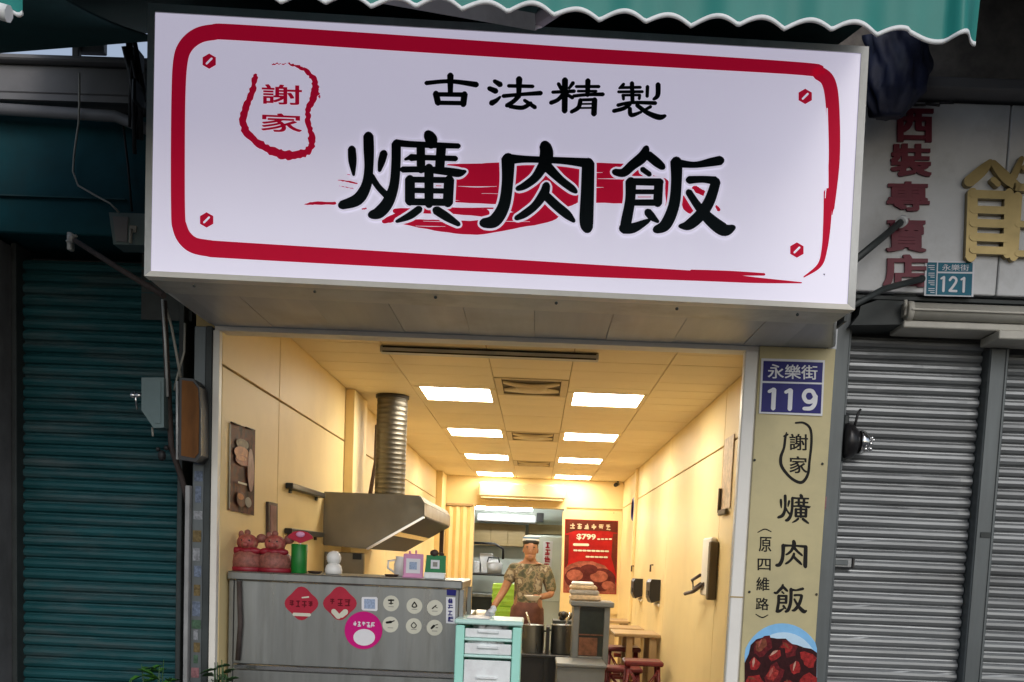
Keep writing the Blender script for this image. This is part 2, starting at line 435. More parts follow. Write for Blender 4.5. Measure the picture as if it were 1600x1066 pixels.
G['rou'] = ((740, 190, 3.636), [
    [(405, 140, 66), (414, 185, 78), (402, 262, 74)], [(395, 255, 62), (350, 322, 50), (290, 368, 42), (250, 385, 30)],
    [(415, 258, 60), (490, 332, 46), (555, 382, 42), (580, 402, 26)],
    [(192, 218, 64), (300, 218, 40), (500, 226, 40), (648, 240, 58)],
    [(196, 215, 78), (192, 350, 66), (172, 480, 68), (120, 566, 74), (55, 580, 54)],
    [(650, 240, 72), (646, 400, 76), (640, 560, 80), (645, 610, 66)],
    [(413, 365, 44), (400, 410, 54), (350, 480, 46), (290, 528, 44), (243, 552, 30)],
    [(410, 425, 50), (470, 482, 52), (530, 532, 50), (568, 568, 24)]])
G['fan'] = ((740, 190, 3.636), [
    [(980, 155, 38), (958, 205, 62), (900, 252, 56), (850, 294, 50), (800, 290, 38)],
    [(990, 195, 52), (1040, 236, 52), (1072, 262, 40)], [(958, 275, 32), (998, 304, 30)],
    [(892, 345, 62), (888, 450, 58), (868, 560, 62), (856, 615, 56)], [(880, 345, 40), (1060, 348, 44)],
    [(1050, 350, 52), (1044, 468, 52)], [(890, 403, 28), (1045, 403, 28)], [(890, 464, 36), (1045, 464, 38)],
    [(850, 610, 62), (905, 608, 58), (975, 575, 34), (998, 562, 18)], [(988, 518, 46), (1012, 545, 44), (1045, 572, 20)],
    [(1142, 238, 52), (1250, 250, 36), (1350, 234, 50), (1400, 225, 54)],
    [(1150, 232, 70), (1150, 350, 62), (1136, 480, 64), (1090, 588, 66), (1035, 618, 46)],
    [(1222, 336, 46), (1300, 332, 40), (1370, 340, 50)],
    [(1375, 345, 54), (1340, 450, 62), (1290, 530, 66), (1222, 590, 60), (1172, 598, 26)],
    [(1220, 405, 40), (1270, 480, 46), (1340, 560, 68), (1420, 618, 74), (1472, 606, 36)]])
G['gu'] = ((640, 80, 3.636), [[(95, 186, 26), (230, 176, 25), (380, 195, 34)], [(232, 142, 38), (232, 240, 30)],
    [(150, 245, 38), (162, 300, 36)], [(145, 250, 26), (318, 252, 28)], [(312, 248, 38), (305, 308, 36)], [(160, 298, 26), (300, 300, 26)]])
G['fa'] = ((640, 80, 3.636), [[(482, 175, 24), (515, 195, 34)], [(452, 216, 28), (490, 232, 34)], [(465, 300, 34), (492, 285, 26), (515, 264, 14)],
    [(562, 202, 22), (700, 205, 22)], [(622, 162, 38), (620, 250, 28)], [(532, 260, 24), (640, 250, 22), (745, 243, 28)],
    [(622, 258, 28), (590, 290, 26), (552, 314, 26)], [(568, 318, 24), (640, 326, 26), (688, 300, 24)], [(652, 284, 20), (712, 324, 26)]])
G['jing'] = ((640, 80, 3.636), [[(845, 190, 22), (860, 218, 22)], [(928, 185, 24), (905, 216, 16)], [(812, 238, 20), (935, 232, 22)],
    [(882, 168, 36), (880, 345, 34)], [(870, 252, 26), (840, 282, 24), (802, 298, 26)], [(892, 250, 20), (925, 270, 22)],
    [(945, 206, 18), (1075, 206, 20)], [(955, 232, 16), (1060, 232, 16)], [(930, 260, 20), (1010, 252, 20), (1098, 250, 24)],
    [(1012, 172, 32), (1010, 255, 26)], [(970, 282, 26), (958, 325, 26), (918, 350, 22)], [(1050, 280, 32), (1046, 362, 34)],
    [(968, 282, 18), (1055, 280, 20)], [(970, 305, 12), (1045, 304, 12)], [(965, 328, 12), (1045, 327, 12)]])
G['zhi'] = ((640, 80, 3.636), [[(1215, 192, 20), (1190, 216, 14)], [(1195, 212, 18), (1310, 210, 18)], [(1185, 236, 18), (1322, 235, 18)],
    [(1262, 186, 26), (1265, 290, 24)], [(1208, 255, 16), (1308, 254, 16)], [(1212, 255, 20), (1214, 278, 18)], [(1306, 255, 18), (1303, 276, 18)],
    [(1350, 206, 22), (1348, 262, 20)], [(1410, 194, 30), (1408, 255, 28), (1385, 278, 18)],
    [(1182, 312, 22), (1262, 297, 20), (1395, 300, 24)], [(1252, 305, 22), (1215, 330, 24), (1158, 345, 24)],
    [(1250, 330, 24), (1258, 368, 26), (1315, 350, 16)], [(1290, 312, 24), (1350, 355, 28), (1415, 380, 34), (1450, 372, 20)], [(1368, 320, 20), (1330, 342, 16)]])
def glyph_px(name):
    (ox, oy, s), st = G[name]
    return [[(ox + x / s, oy + y / s, wd / s) for x, y, wd in p] for p in st]
def glyph_to(name, x0, y0, x1, y1, slope=.03, thin=.8):
    """the same brushed glyph fitted to another frame"""
    st = glyph_px(name); xs = [p[0] for s in st for p in s]; ys = [p[1] for s in st for p in s]
    a, b, c, d = min(xs), max(xs), min(ys), max(ys); k = (x1 - x0) / (b - a)
    out = []
    for s in st:
        q = []
        for x, y, wd in s:
            u = (x - a) / (b - a); v = (y - c - .03 * (x - a)) / (d - c)
            X = x0 + u * (x1 - x0); q.append((X, y0 + v * (y1 - y0) + slope * (X - x0), wd * k * thin))
        out.append(q)
    return out
def strokes_obj(name, strokes, fn_layer, layer, m, parent, grow=0., rag=0., **tags):
    mb = MB()
    for i, s in enumerate(strokes):
        V, F = stroke_faces(s, grow, rag=rag); poly2mesh(mb, V, F, lambda x, y: fn_layer(x, y, layer + i * 4e-5))
    return mb.build(name, m, parent, recalc=False, **tags)
def disc_pts(cx, cy, rx, ry=None, n=24, a0=0, a1=360):
    ry = ry or rx
    return [(cx + rx * math.cos(R(a0 + (a1 - a0) * k / n)), cy + ry * math.sin(R(a0 + (a1 - a0) * k / n))) for k in range(n)]
def flat(name, pts, fn, m, parent, **tags):
    return MB().add([fn(x, y) for x, y in pts], [tuple(range(len(pts)))]).build(name, m, parent, recalc=False, **tags)

# ================================================================== ground and buildings
def struct(name, mb, m): return mb.build(name, m, kind='structure')
struct('road', MB().box(-80, -60, -.35, 80, -1.2, -.10), 'asphalt')
struct('pavement', MB().box(-80, -1.2, -.35, 80, -.02, 0), 'pavement')
struct('ground', MB().box(-80, -.02, -.35, 80, 60, -.01), 'pavement')

XL, XR, ZC = -1.437, 1.217, 2.64
shop = thing('shop_building', (0, 0, 0), 'cream lined narrow rice shop open to the street under the white signboard', 'shop')
MB().box(XL, -.02, -.01, XR, 10.4, .004).build('floor', 'floor_tile', shop)
def wall_pair(name, side, cuts):
    x = XL if side < 0 else XR
    root = MB().box(x + side * .014, cuts[0], 0, x + side * .12, cuts[-1], ZC + .02).build(name, 'groove', shop)
    for a, b in zip(cuts, cuts[1:]):
        for z0, z1 in ((.008, 2.258), (2.268, ZC + .01)):
            MB().box(x, a + .004, z0, x + side * .013, b - .004, z1, .003).build('wall_panel', 'wall_cream', root)
    return root
lw = wall_pair('wall', -1, [0.035, 1.05, 2.95, 5.2, 7.6, 10.4])
rw = wall_pair('wall', 1, [0.30, 2.36, 5.10, 7.75, 10.4])
MB().box(XL + .001, 2.95, 0, XL + .07, 3.5, ZC - .003, .004).build('pilaster', 'wall_cream', shop)
MB().box(XL + .001, 9.75, 0, XL + .09, 10.398, ZC - .003, .004).build('pilaster', 'wall_cream', shop)
MB().box(XR - .001, 8.2, 0, XR - .035, 8.32, ZC - .003, .004).build('pilaster', 'wall_cream', shop)
# ceiling of separate panels
ceil = MB().box(XL - .1, 0, ZC + .018, XR + .1, 10.5, ZC + .06).build('ceiling', 'groove', shop)
xs = [XL, -.93, -.335, .165, .735, XR]
lights_y = [(2.72, 3.32), (4.98, 5.55), (7.25, 7.82), (9.62, 10.22)]
vents_y = [(2.25, 2.95), (5.05, 5.75), (7.8, 8.5)]
rows = []; y = 0.12
while y < 10.38:
    rows.append((y, min(y + .30, 10.39))); y += .30
pan = {}
for ci in range(5):
    for (a, b) in rows:
        mid = (a + b) / 2
        if ci in (1, 3) and any(l0 - .1 < mid < l1 + .1 for l0, l1 in lights_y): continue
        if ci == 2 and any(l0 - .1 < mid < l1 + .1 for l0, l1 in vents_y): continue
        k = (ci, round(b - a, 3))
        if k not in pan:
            pan[k] = MB().box(xs[ci] + .0025, -(b - a) / 2 + .0025, 0, xs[ci + 1] - .0025, (b - a) / 2 - .0025, .014, .002).build('ceiling_panel', 'ceil_cream', ceil)
            pan[k].location = (0, mid, ZC + random.uniform(-.0008, .0008))
        else:
            piece('ceiling_panel', pan[k].data, (0, mid, ZC + random.uniform(-.0008, .0008)), ceil)
for ci, yy in [(1, lights_y), (3, lights_y), (2, vents_y)]:   # closing strips beside the fittings
    for l0, l1 in yy:
        near = max(b for a, b in rows if (a + b) / 2 <= l0 - .1); far = min([a for a, b in rows if (a + b) / 2 >= l1 + .1] + [10.39])
        for p, q in ((near, l0), (l1, far)):
            if q - p > .006: MB().box(xs[ci] + .0025, p + .002, ZC, xs[ci + 1] - .0025, q - .002, ZC + .014).build('ceiling_panel', 'ceil_cream', ceil)
# back wall with the kitchen doorway
DX0, DX1, DZ = -.93, .372, 2.215
bw = MB().box(XL, 10.4, 0, DX0 - .03, 10.55, ZC).box(DX1 + .03, 10.4, 0, XR, 10.55, ZC).box(DX0 - .03, 10.4, DZ + .03, DX1 + .03, 10.55, ZC).build('wall', 'wall_cream', shop)
MB().box(DX0 - .03, 10.37, 0, DX0, 10.56, DZ).box(DX1, 10.37, 0, DX1 + .03, 10.56, DZ).box(DX0 - .03, 10.37, DZ, DX1 + .03, 10.56, DZ + .03).build('door_frame', 'wall_cream', bw)
MB().box(XL + .1, 10.33, 2.2, DX0 - .032, 10.398, 2.235, .004).build('rail', 'table_top', bw)
MB().box(DX1 + .032, 10.385, 2.235, XR, 10.398, 2.25).build('batten', 'groove', bw)
MB().box(XR - .13, 10.385, .02, XR - .12, 10.398, 2.2).build('batten', 'groove', bw)
# kitchen room behind
MB().box(-1.7, 10.551, -.01, 1.3, 13.4, .004).build('kitchen_floor', 'floor_tile', shop)
kw = MB().box(-1.7, 13.3, 0, 1.3, 13.4, 2.5).box(-1.8, 10.551, 0, -1.7, 13.4, 2.5).box(1.3, 10.551, 0, 1.4, 13.4, 2.5).build('kitchen_wall', 'kitchen_tile', shop)
MB().box(-1.8, 10.551, 2.5, 1.4, 13.4, 2.56).build('kitchen_ceiling', 'kitchen_tile', shop)
# shell
MB().box(XL - .20, .3, 0, XL - .122, 13.4, 2.9).box(XR + .122, .3, 0, XR + .19, 13.4, 2.9).box(XL - .2, .02, 2.9, XR + .2, 13.4, 2.98).box(XL - .2, 13.41, 0, XR + .2, 13.5, 2.98).build('shell', 'concrete', shop)
MB().box(XL - .03, .0, 2.425, XR + .05, .10, 3.2).build('lintel', 'soffit_grey', shop)
MB().box(XL - .026, .004, 2.405, .93, .1, 2.4245).build('lintel_trim', 'white_frame', shop)
MB().box(XL - .18, .02, 3.202, XR + .02, .3, 4.6).build('upper_wall', 'concrete', shop)
# jambs
jl = MB().box(-1.468, -.005, 0, XL - .001, .034, 2.404, .002).build('jamb', 'white_frame', shop)
jp = MB().box(.93, .004, 0, 1.262, .30, 2.424, .004).build('jamb', 'white_frame', shop)
MB().box(.915, .05, 0, .9295, .09, 2.40).build('guide_rail', 'white_frame', jp)
MB().box(.872, -.0045, 0, .9295, .045, 2.404, .005).build('door_frame', 'white_pvc', jp)
MB().box(.871, -.0065, 1.325, .929, -.005, 1.331).build('seam', 'groove', jp)

# sign box hanging in front -------------------------------------------------------------
PL, PR = Vector((-1.482, -.82, 0)), Vector((1.122, -.69, 0))
U = (PR - PL).normalized(); NS = Vector((U.y, -U.x, 0))      # out of the face, to the street
pc = lambda px, py: at_plane(px, py, PL, NS)
cTL, cTR, cBR, cBL = pc(232, 6), pc(1357, 74), pc(1335, 485), pc(226, 432)
def mean(a, b): return (a + b) / 2
zt, zb = mean(cTL.z, cTR.z), mean(cBL.z, cBR.z)
sign = thing('signboard', (mean(cBL.x, cBR.x), -.7, zb), 'wide white shop signboard with red border and black brush lettering', 'signboard')
def on_sign(x, y, layer=0.): return pc(x, y) + NS * layer
def frame_bar(a, b, c, d, depth, proud): # picture quad -> box standing on the sign plane
    q = [pc(*p) for p in (a, b, c, d)]
    return [p + NS * proud for p in q], -NS * (depth + proud)
TL, TR, BRc, BLc = (232, 6), (1357, 74), (1335, 485), (226, 432)
iTL, iTR, iBR, iBL = (243, 20), (1345, 84), (1324, 476), (236, 424)
for nm, quad in (('top', (TL, TR, iTR, iTL)), ('side', (TR, BRc, iBR, iTR)), ('bottom', (BRc, BLc, iBL, iBR)), ('side', (BLc, TL, iTL, iBL))):
    poly, d = frame_bar(*quad, .05, .006); MB().prism(poly, d).build('frame', 'alu' if nm != 'bottom' else 'white_frame', sign)
MB().prism([on_sign(*p) for p in (iTL, iTR, iBR, iBL)], -NS * .03).build('face', 'sign_white', sign)
q = [on_sign(*p, -.051) for p in (TL, TR, BRc, BLc)]
q = [p + Vector((0, 0, -.004 if i < 2 else .004)) for i, p in enumerate(q)]
MB().prism(q, -NS * .20).build('box_body', 'alu', sign)
for k in range(6):     # rivets along the bottom edge
    px = 300 + k * 190; p = on_sign(px, 434 + (px - 226) * .0478 + 4, -.03); MB().ball(p + Vector((0, 0, -.004)), .006, 8, 5).build('rivet', 'dark_steel', sign)
# border, seal, marks
border = [[(1299, 326, 9), (1303, 250, 18), (1301, 170, 21), (1295, 130, 22), (1280, 115, 22), (1255, 108, 20), (1050, 95, 22), (900, 86, 23), (600, 66, 25), (370, 51, 25), (332, 51, 25), (308, 57, 25), (290, 73, 24), (282, 97, 23),
           (279, 150, 22), (278, 250, 22), (278.5, 335, 22), (281, 355, 23), (288, 371, 24), (302, 383, 25), (325, 388, 26), (360, 391, 26), (600, 405, 24), (900, 422, 20), (1100, 432, 15), (1180, 438, 9), (1252, 442, 2)],
          [(1080, 424, 5), (1140, 427, 7), (1194, 429, 4)], [(1294, 300, 14), (1292, 350, 12), (1288, 390, 9), (1280, 415, 7), (1256, 433, 2)], [(1302, 318, 5), (1300, 336, 1)]]
strokes_obj('border', border, on_sign, .0012, 'sign_red', sign)
strokes_obj('border_highlight', [[(1292, 170, 2), (1293, 250, 3), (1289, 310, 1)]], on_sign, .0022, 'sign_white', sign)
seal = [[(638, 378, 22), (622, 450, 30), (592, 530, 30), (575, 610, 34), (606, 680, 36), (680, 735, 38), (750, 768, 42), (810, 778, 44), (880, 766, 38), (914, 735, 36), (918, 680, 32), (900, 610, 26), (904, 540, 26), (932, 480, 34), (935, 415, 32), (905, 368, 22), (855, 338, 12), (800, 318, 5)],
        [(945, 440, 10), (958, 490, 8)], [(840, 325, 6), (880, 345, 14)], [(720, 322, 3), (790, 320, 5)]]
seal_px = [[(200 + x / 3.2, y / 3.2, wd / 3.2) for x, y, wd in s] for s in seal]
strokes_obj('seal_ring', seal_px, on_sign, .0012, 'sign_red', sign, rag=1.6)
for ch, bx in (('謝', (410, 132, 471, 162)), ('家', (409, 177, 471, 205))):
    text_bold(ch, rect(*bx, slope=.04), lambda x, y, l: on_sign(x, y, .0012 + l), 'sign_red', sign, .9)
for (x, y) in ((327, 96), (323, 344), (1258, 151), (1245, 391)):
    flat('hexagon_mark', [(x + 12 * math.cos(R(90 + 60 * k)), y + 12 * math.sin(R(90 + 60 * k))) for k in range(6)], lambda a, b: on_sign(a, b, .0012), 'sign_red', sign)
    strokes_obj('slash', [[(x - 4, y + 4, 3.2), (x + 4, y - 4, 3.2)]], on_sign, .002, 'sign_white', sign)
brush = [[(694, 287, 48), (760, 286, 62), (860, 284, 64), (960, 288, 60), (1005, 292, 58)], [(700, 262, 10), (900, 258, 8), (985, 262, 10)],
         [(1020, 276, 3), (1040, 285, 9), (1046, 305, 12), (1044, 322, 9)],
         [(1066, 308, 6), (1076, 322, 20), (1083, 334, 6)], [(1085, 295, 10), (1103, 304, 8)], [(1117, 320, 2), (1123, 328, 6)],
         [(612, 345, 4), (680, 352, 17), (745, 356, 22), (800, 345, 26), (860, 335, 22), (870, 326, 8)], [(600, 346, 8), (625, 338, 14)],
         [(617, 330, 8), (700, 330, 9), (760, 333, 12)], [(710, 315, 2), (800, 318, 4), (870, 316, 3)], [(690, 325, 1), (800, 326, 3), (880, 322, 2)],
         [(476, 320, 1), (492, 318, 5), (524, 318, 4)], [(528, 282, 1), (545, 284, 2.5), (558, 287, 2)], [(530, 291, .7), (552, 295, 1)], [(566, 327, 2), (572, 326, 2.5)], [(540, 272, .6), (556, 276, .8)],
         [(800, 322, 20), (880, 316, 16), (902, 312, 10)]]
strokes_obj('brush_sweep', brush, on_sign, .0012, 'sign_red', sign, rag=.5)
streaks = []
for k in range(5):
    y_ = random.uniform(262, 316); x_ = random.choice((random.uniform(712, 760), random.uniform(905, 985))); l_ = random.uniform(25, 70)
    streaks.append([(x_, y_, .3), (x_ + l_ * .5, y_ + random.uniform(-.5, 1.2), random.uniform(.5, 1.5)), (x_ + l_, y_ + random.uniform(0, 1.5), .2)])
for k in range(4):
    x_ = random.uniform(640, 820); y_ = random.uniform(338, 358); streaks.append([(x_, y_, .3), (x_ + 22, y_ + .6, random.uniform(.5, 1.2)), (x_ + 46, y_ + .8, .2)])
strokes_obj('brush_streak', streaks, on_sign, .0026, 'sign_white', sign, kind='stuff')
for nm in ('kuang', 'rou', 'fan'):
    strokes_obj('character_outline', glyph_px(nm), on_sign, .0042, 'sign_white', sign, grow=3.4)
    strokes_obj('character', glyph_px(nm), on_sign, .0060, 'sign_black', sign)
for nm in ('gu', 'fa', 'jing', 'zhi'):
    strokes_obj('character', glyph_px(nm), on_sign, .0060, 'sign_black', sign)
flat('speck', [(1286, 428), (1289, 428), (1288, 431)], lambda a, b: on_sign(a, b, .0012), 'sign_black', sign)

# soffit between the sign and the shop front
sof = thing('soffit', (-.15, -.3, 2.42), 'grey metal soffit panels under the white signboard above the shop opening', 'soffit')
cuts = [-1.47, -1.40, -1.20, -.93, -.62, -.33, -.05, .26, .55, .86, 1.03]
for i, (a, b) in enumerate(zip(cuts, cuts[1:])):
    ya = -.60 + (a + 1.48) * .05
    MB().box(a + .001, ya, 2.4265 - (i % 2) * .0012, b - .001, -.004, 2.436).build('soffit_panel', 'soffit_grey' if i in (0, 3, 6, 8, 10) else 'soffit_metal', sof)
MB().prism([(1.031, -.475, 2.4262), (1.118, -.47, 2.4262), (1.243, -.004, 2.4262), (1.031, -.004, 2.4262)], (0, 0, .01)).build('soffit_panel', 'soffit_grey', sof)
MB().tube([(-1.478, -.60, 2.44), (-1.478, -.02, 2.44)], .012).build('edge_trim', 'alu', sof)
MB().tube([(1.124, -.46, 2.44), (1.248, -.012, 2.44)], .010).build('edge_trim', 'alu', sof)
MB().prism([(-1.49, -.58, 2.44), (-1.49, -.005, 2.44), (-1.49, -.005, 3.3), (-1.49, -.58, 3.3)], (.012, 0, 0)).build('side_sheet', 'dark_steel', sof)
MB().prism([(1.18, -.44, 2.44), (1.18, -.005, 2.44), (1.18, -.005, 3.3), (1.18, -.44, 3.3)], (-.012, 0, 0)).build('side_sheet', 'dark_steel', sof)

# ------------------------------------------------------------------ left neighbour
nb = thing('neighbour_building', (-2.2, .3, 0), 'dark shuttered building beside the rice shop with teal header board', 'building')
MB().box(-5, .06, 0, -2.487, .5, 2.80, .006).build('column', 'concrete', nb)
MB().box(-5, .10, 2.82, -1.66, .5, 3.34, .006).build('header_board', 'teal_paint', nb)
MB().box(-5, .085, 2.975, -1.9, .0985, 2.981).build('header_batten', 'teal_shutter', nb)
MB().box(-5, .02, 3.385, -1.78, .45, 3.509, .01).build('beam', 'grey_beam', nb)
MB().box(-5, -.02, 3.512, -1.76, .45, 3.535, .006).build('beam_flange', 'grey_beam', nb)
MB().box(-5, .005, 3.355, -1.80, .45, 3.381).build('beam_lip', 'grey_beam', nb)
MB().box(-6, .52, 0, -1.66, 9, 3.35).build('shell', 'concrete', nb)
MB().box(-1.90, .28, 2.5, -1.66, .5, 3.46).build('corner_pier', 'dark_steel', nb)
sh = thing('roller_shutter', (-2.06, .3, 0), 'dark teal roller shutter closed at the unlit neighbouring shop', 'shutter')
def slat_mesh(x0, x1, pitch, bulge, m, parent, y, z):
    pr = [(.25, 0.002), (.15, .06), (-.62, .16), (-1, .42), (-.92, .66), (-.45, .82), (.2, .88), (.3, 1.0), (.5, 1.0), (.5, 0.002)]
    n = 12; V = []; F = []; k_ = len(pr)
    ph1, ph2 = random.uniform(0, 6), random.uniform(0, 6)
    for i in range(n + 1):
        x = x0 + (x1 - x0) * i / n
        dy = .0016 * math.sin(x * 5 + ph1) + random.uniform(-.0008, .0008); dz = .0006 * math.sin(x * 7 + ph2); dent = 1 - (.25 if random.random() < .03 else 0)
        V += [(x, y + dy + p * bulge * (dent if p < -.5 else 1), z + q * pitch + dz) for p, q in pr]
    for i in range(n):
        for j in range(k_): F.append((i * k_ + j, i * k_ + (j + 1) % k_, (i + 1) * k_ + (j + 1) % k_, (i + 1) * k_ + j))
    F += [tuple(range(k_)), tuple(range(n * k_, n * k_ + k_))]
    return MB().add(V, F).build('slat', m, parent)
def shutter(parent, x0, x1, y, ztop, pitch, bulge, m, lean=.0):
    var = [slat_mesh(x0, x1, pitch, bulge, m, parent, y, 0.03 + k * pitch) for k in range(6)]
    n = int((ztop - .03) / pitch)
    for k in range(6, n):
        v = random.randrange(6); o = bpy.data.objects.new('slat', var[v].data); COL.objects.link(o); o.parent = parent
        o.location = (0, random.uniform(-.003, .003), (k - v) * pitch); o.rotation_euler = (0, random.uniform(-.0016, .0016), 0)
    MB().box(x0, y - .012, 0, x1, y + .012, .028).build('bottom_bar', m, parent)
shutter(sh, -2.475, -1.70, .30, 2.80, .0535, .017, 'teal_shutter')
MB().box(-2.486, .22, 0, -2.462, .36, 2.81, .003).box(-1.70, .22, 0, -1.675, .36, 2.81, .003).build('guide_rail', 'dark_steel', sh)

# the strip of jamb between the shops, pipes and boxes
jc = thing('jamb_post', (-1.55, .02, 0), 'grey steel jamb post covered in small stickers beside the teal shutter', 'post')
MB().box(-1.575, -.03, 0, -1.555, .2, 1.72, .002).build('flange', 'flange_grey', jc)
MB().box(-1.553, .0, 0, -1.500, .2, 2.42, .003).build('post', 'post_steel', jc)
MB().box(-1.499, -.012, 0, -1.4695, .2, 2.42, .003).build('door_channel', 'dark_steel', jc)
stk = [('sticker_blue', 745, 18), ('sticker_blue', 772, 26), ('sticker_white', 805, 14), ('sticker_yellow', 838, 20), ('sticker_white', 866, 22), ('sticker_blue', 893, 18), ('sticker_yellow', 922, 20), ('sticker_blue', 952, 24), ('sticker_green', 976, 16), ('sticker_white', 992, 18), ('sticker_yellow', 1012, 18), ('sticker_green', 1030, 14), ('sticker_pink', 1052, 16), ('sticker_blue', 720, 14)]
for m_, py, h in stk:
    c = at(313, py, y=-.0015); e0, e1 = random.uniform(0, .012), random.uniform(0, .014); MB().box(-1.548 + e0, -.0025, c.z - h / random.uniform(650, 900), -1.505 - e1, -.0005, c.z + h / random.uniform(650, 900)).build('sticker', m_, jc)
pipe = thing('conduit', (-1.66, -.02, 2.4), 'rusty brown conduit running down from the sign corner past the grey junction box', 'pipe')
MB().tube([at(256, 470, y=-.06), at(262, 600, y=-.02), at(268, 700, y=.0), at(283, 745, y=.02), at(295, 790, y=.08), at(298, 860, y=.12)], .014).build('pipe', 'rust_pipe', pipe)
MB().tube([at(254, 468, y=-.08), at(258, 530, y=-.06), at(262, 620, y=-.05)], .006, 6).build('pipe_bracket', 'alu', pipe)
MB().ball(at(253, 712, y=-.02), (.018, .018, .024)).ball(at(260, 700, y=-.02), .012).ball(at(247, 702, y=-.02), .010).build('knot', 'cable_black', pipe)
c1 = MB().tube([at(256, 470, y=-.05), at(268, 510, y=-.05), at(277, 560, y=-.05), at(282, 590, y=-.03)], .006, 6).build('cable', 'cable_pale', origin=at(282, 590, y=-.03), label='pale cable slanting from the sign corner toward the orange box', cat='cable')
c2 = MB().tube([at(289, 505, y=-.02), at(288, 550, y=-.03), at(278, 585, y=-.03), at(272, 610, y=-.02)], .005, 6).build('cable', 'cable_pale', origin=at(278, 585, y=-.03), label='short pale cable bending behind the orange box top', cat='cable')
jb = thing('junction_box', at(240, 630, y=-.04), 'grey green junction box with a slanted bottom hanging before the teal shutter', 'junction box')
P = [(221, 590), (256, 590), (256, 668), (240, 669), (221, 641)]
MB().prism([at(a, b, y=-.08) for a, b in P], (0, .10, 0)).build('case', 'jb_grey', jb)
MB().prism([at(a, b, y=-.084) for a, b in [(226, 596), (251, 596), (251, 661), (242, 662), (226, 638)]], (0, .0035, 0)).build('cover', 'jb_grey', jb)
MB().tube([at(222, 618, y=-.05), at(210, 618, y=-.05)], .010).ball(at(208, 618, y=-.05), .014).tube([at(211, 612, y=-.05), at(214, 640, y=-.04)], .005, 6).build('knob', 'chrome', jb)
MB().tube([at(238, 668, y=-.03), at(239, 682, y=-.03)], .005, 6).build('cable_stub', 'cable_pale', jb)
ob = thing('meter_box', at(297, 720, y=.0), 'tall orange brown box with rounded dark edge fixed between shutter and shop opening', 'box')
P = [(281, 590), (302, 592), (311, 604), (314, 640), (314, 712), (306, 722), (279, 718)]
MB().prism([at(a, b, y=-.125) for a, b in P], (0, .11, 0)).build('case', 'black_plastic', ob)
P = [(284, 594), (301, 596), (309, 607), (311, 640), (310, 708), (304, 716), (283, 712)]
MB().prism([at(a, b, y=-.129) for a, b in P], (0, .0035, 0)).build('front_panel', 'orange_box', ob)
MB().tube([at(277, 596, y=-.11), at(277, 718, y=-.11)], .006, 6).build('edge_strip', 'alu', ob)
# bracing strut with clamp, control box, wire, pipe
st = thing('sign_strut', at(112, 372, y=.08), 'rusty diagonal strut with a clamp reaching from the teal header to the sign corner', 'strut')
MB().tube([at(108, 370, y=.08), at(180, 416, y=-.25), at(256, 462, y=-.52)], .012).build('rod', 'rust_pipe', st)
MB().box(*(at(104, 362, y=.06)), *(at(117, 394, y=.095)), .004).ball(at(112, 372, y=.04), .02).tube([at(104, 378, y=.04), at(120, 368, y=.04)], .007, 6).build('clamp', 'alu', st)
cb = thing('control_box', at(200, 382, y=.05), 'small worn grey control box under the teal header by the sign edge', 'control box')
MB().prism([at(a, b, y=-.02) for a, b in [(170, 332), (230, 334), (228, 383), (177, 382)]], (0, .115, 0)).build('case', 'jb_grey', cb)
MB().prism([at(a, b, y=-.026) for a, b in [(176, 338), (200, 339), (198, 378), (181, 377)]], (0, .005, 0)).build('cover', 'grey_beam', cb)
MB().tube([at(205, 358, y=-.04), at(204, 380, y=-.04)], .007, 6).box(*at(202, 352, y=-.03), *at(214, 364, y=-.021), .002).build('switch_handle', 'cable_pale', cb)
MB().tube([at(124, 115, y=-.04), at(124, 160, y=-.03), at(123, 190, y=.0), at(116, 240, y=.07), at(114, 268, y=.07), at(122, 290, y=.07), at(150, 306, y=.06), at(172, 318, y=.05), at(186, 332, y=.03)], .0045, 6).build('wire', 'cable_pale', origin=at(186, 332, y=.03), label='thin pale wire hanging from the beam down to the grey control box', cat='wire')
MB().tube([at(192, 190, y=.05), at(200, 260, y=.07), at(206, 330, y=.05)], .005, 6).build('wire', 'cable_black', origin=at(206, 330, y=.05), label='dark wire dropping straight down beside the sign edge to the control box', cat='wire')
MB().tube([at(-40, 168, y=.02), at(180, 182, y=.02), at(205, 192, y=.0), at(240, 206, y=-.05)], .024, 10).build('drain_pipe', 'grey_beam', origin=at(100, 175, y=.02), label='grey horizontal pipe running along the top of the teal header', cat='pipe')
junk = thing('cable_bundle', at(215, 150, y=-.2), 'tangle of dark cables and brackets tucked behind the sign edge under the awning', 'cables')
mb = MB()
for k in range(7):
    a = (200 + random.uniform(-8, 20), 66 + random.uniform(-6, 30)); b = (212 + random.uniform(-10, 14), 190 + random.uniform(-25, 60))
    mb.tube([at(*a, y=-.25), at((a[0] + b[0]) / 2 + random.uniform(-10, 14), (a[1] + b[1]) / 2, y=-.2), at(*b, y=-.12)], random.uniform(.006, .016), 6)
mb.build('cable', 'cable_black', junk)
MB().box(*at(196, 72, y=-.2), *at(226, 118, y=-.12), .006).build('bracket', 'dark_steel', junk)
MB().box(*at(205, 120, y=-.3), *at(226, 175, y=-.2), .01).build('bracket', 'dark_steel', junk)
MB().box(*at(120, 80, y=.0), *at(168, 62, y=.04), .004).box(*at(112, 88, y=-.02), *at(128, 66, y=.01), .004).build('lamp_bracket', 'grey_beam', origin=at(140, 86, y=0), label='small grey bracket standing in the bright gap above the beam', cat='bracket')

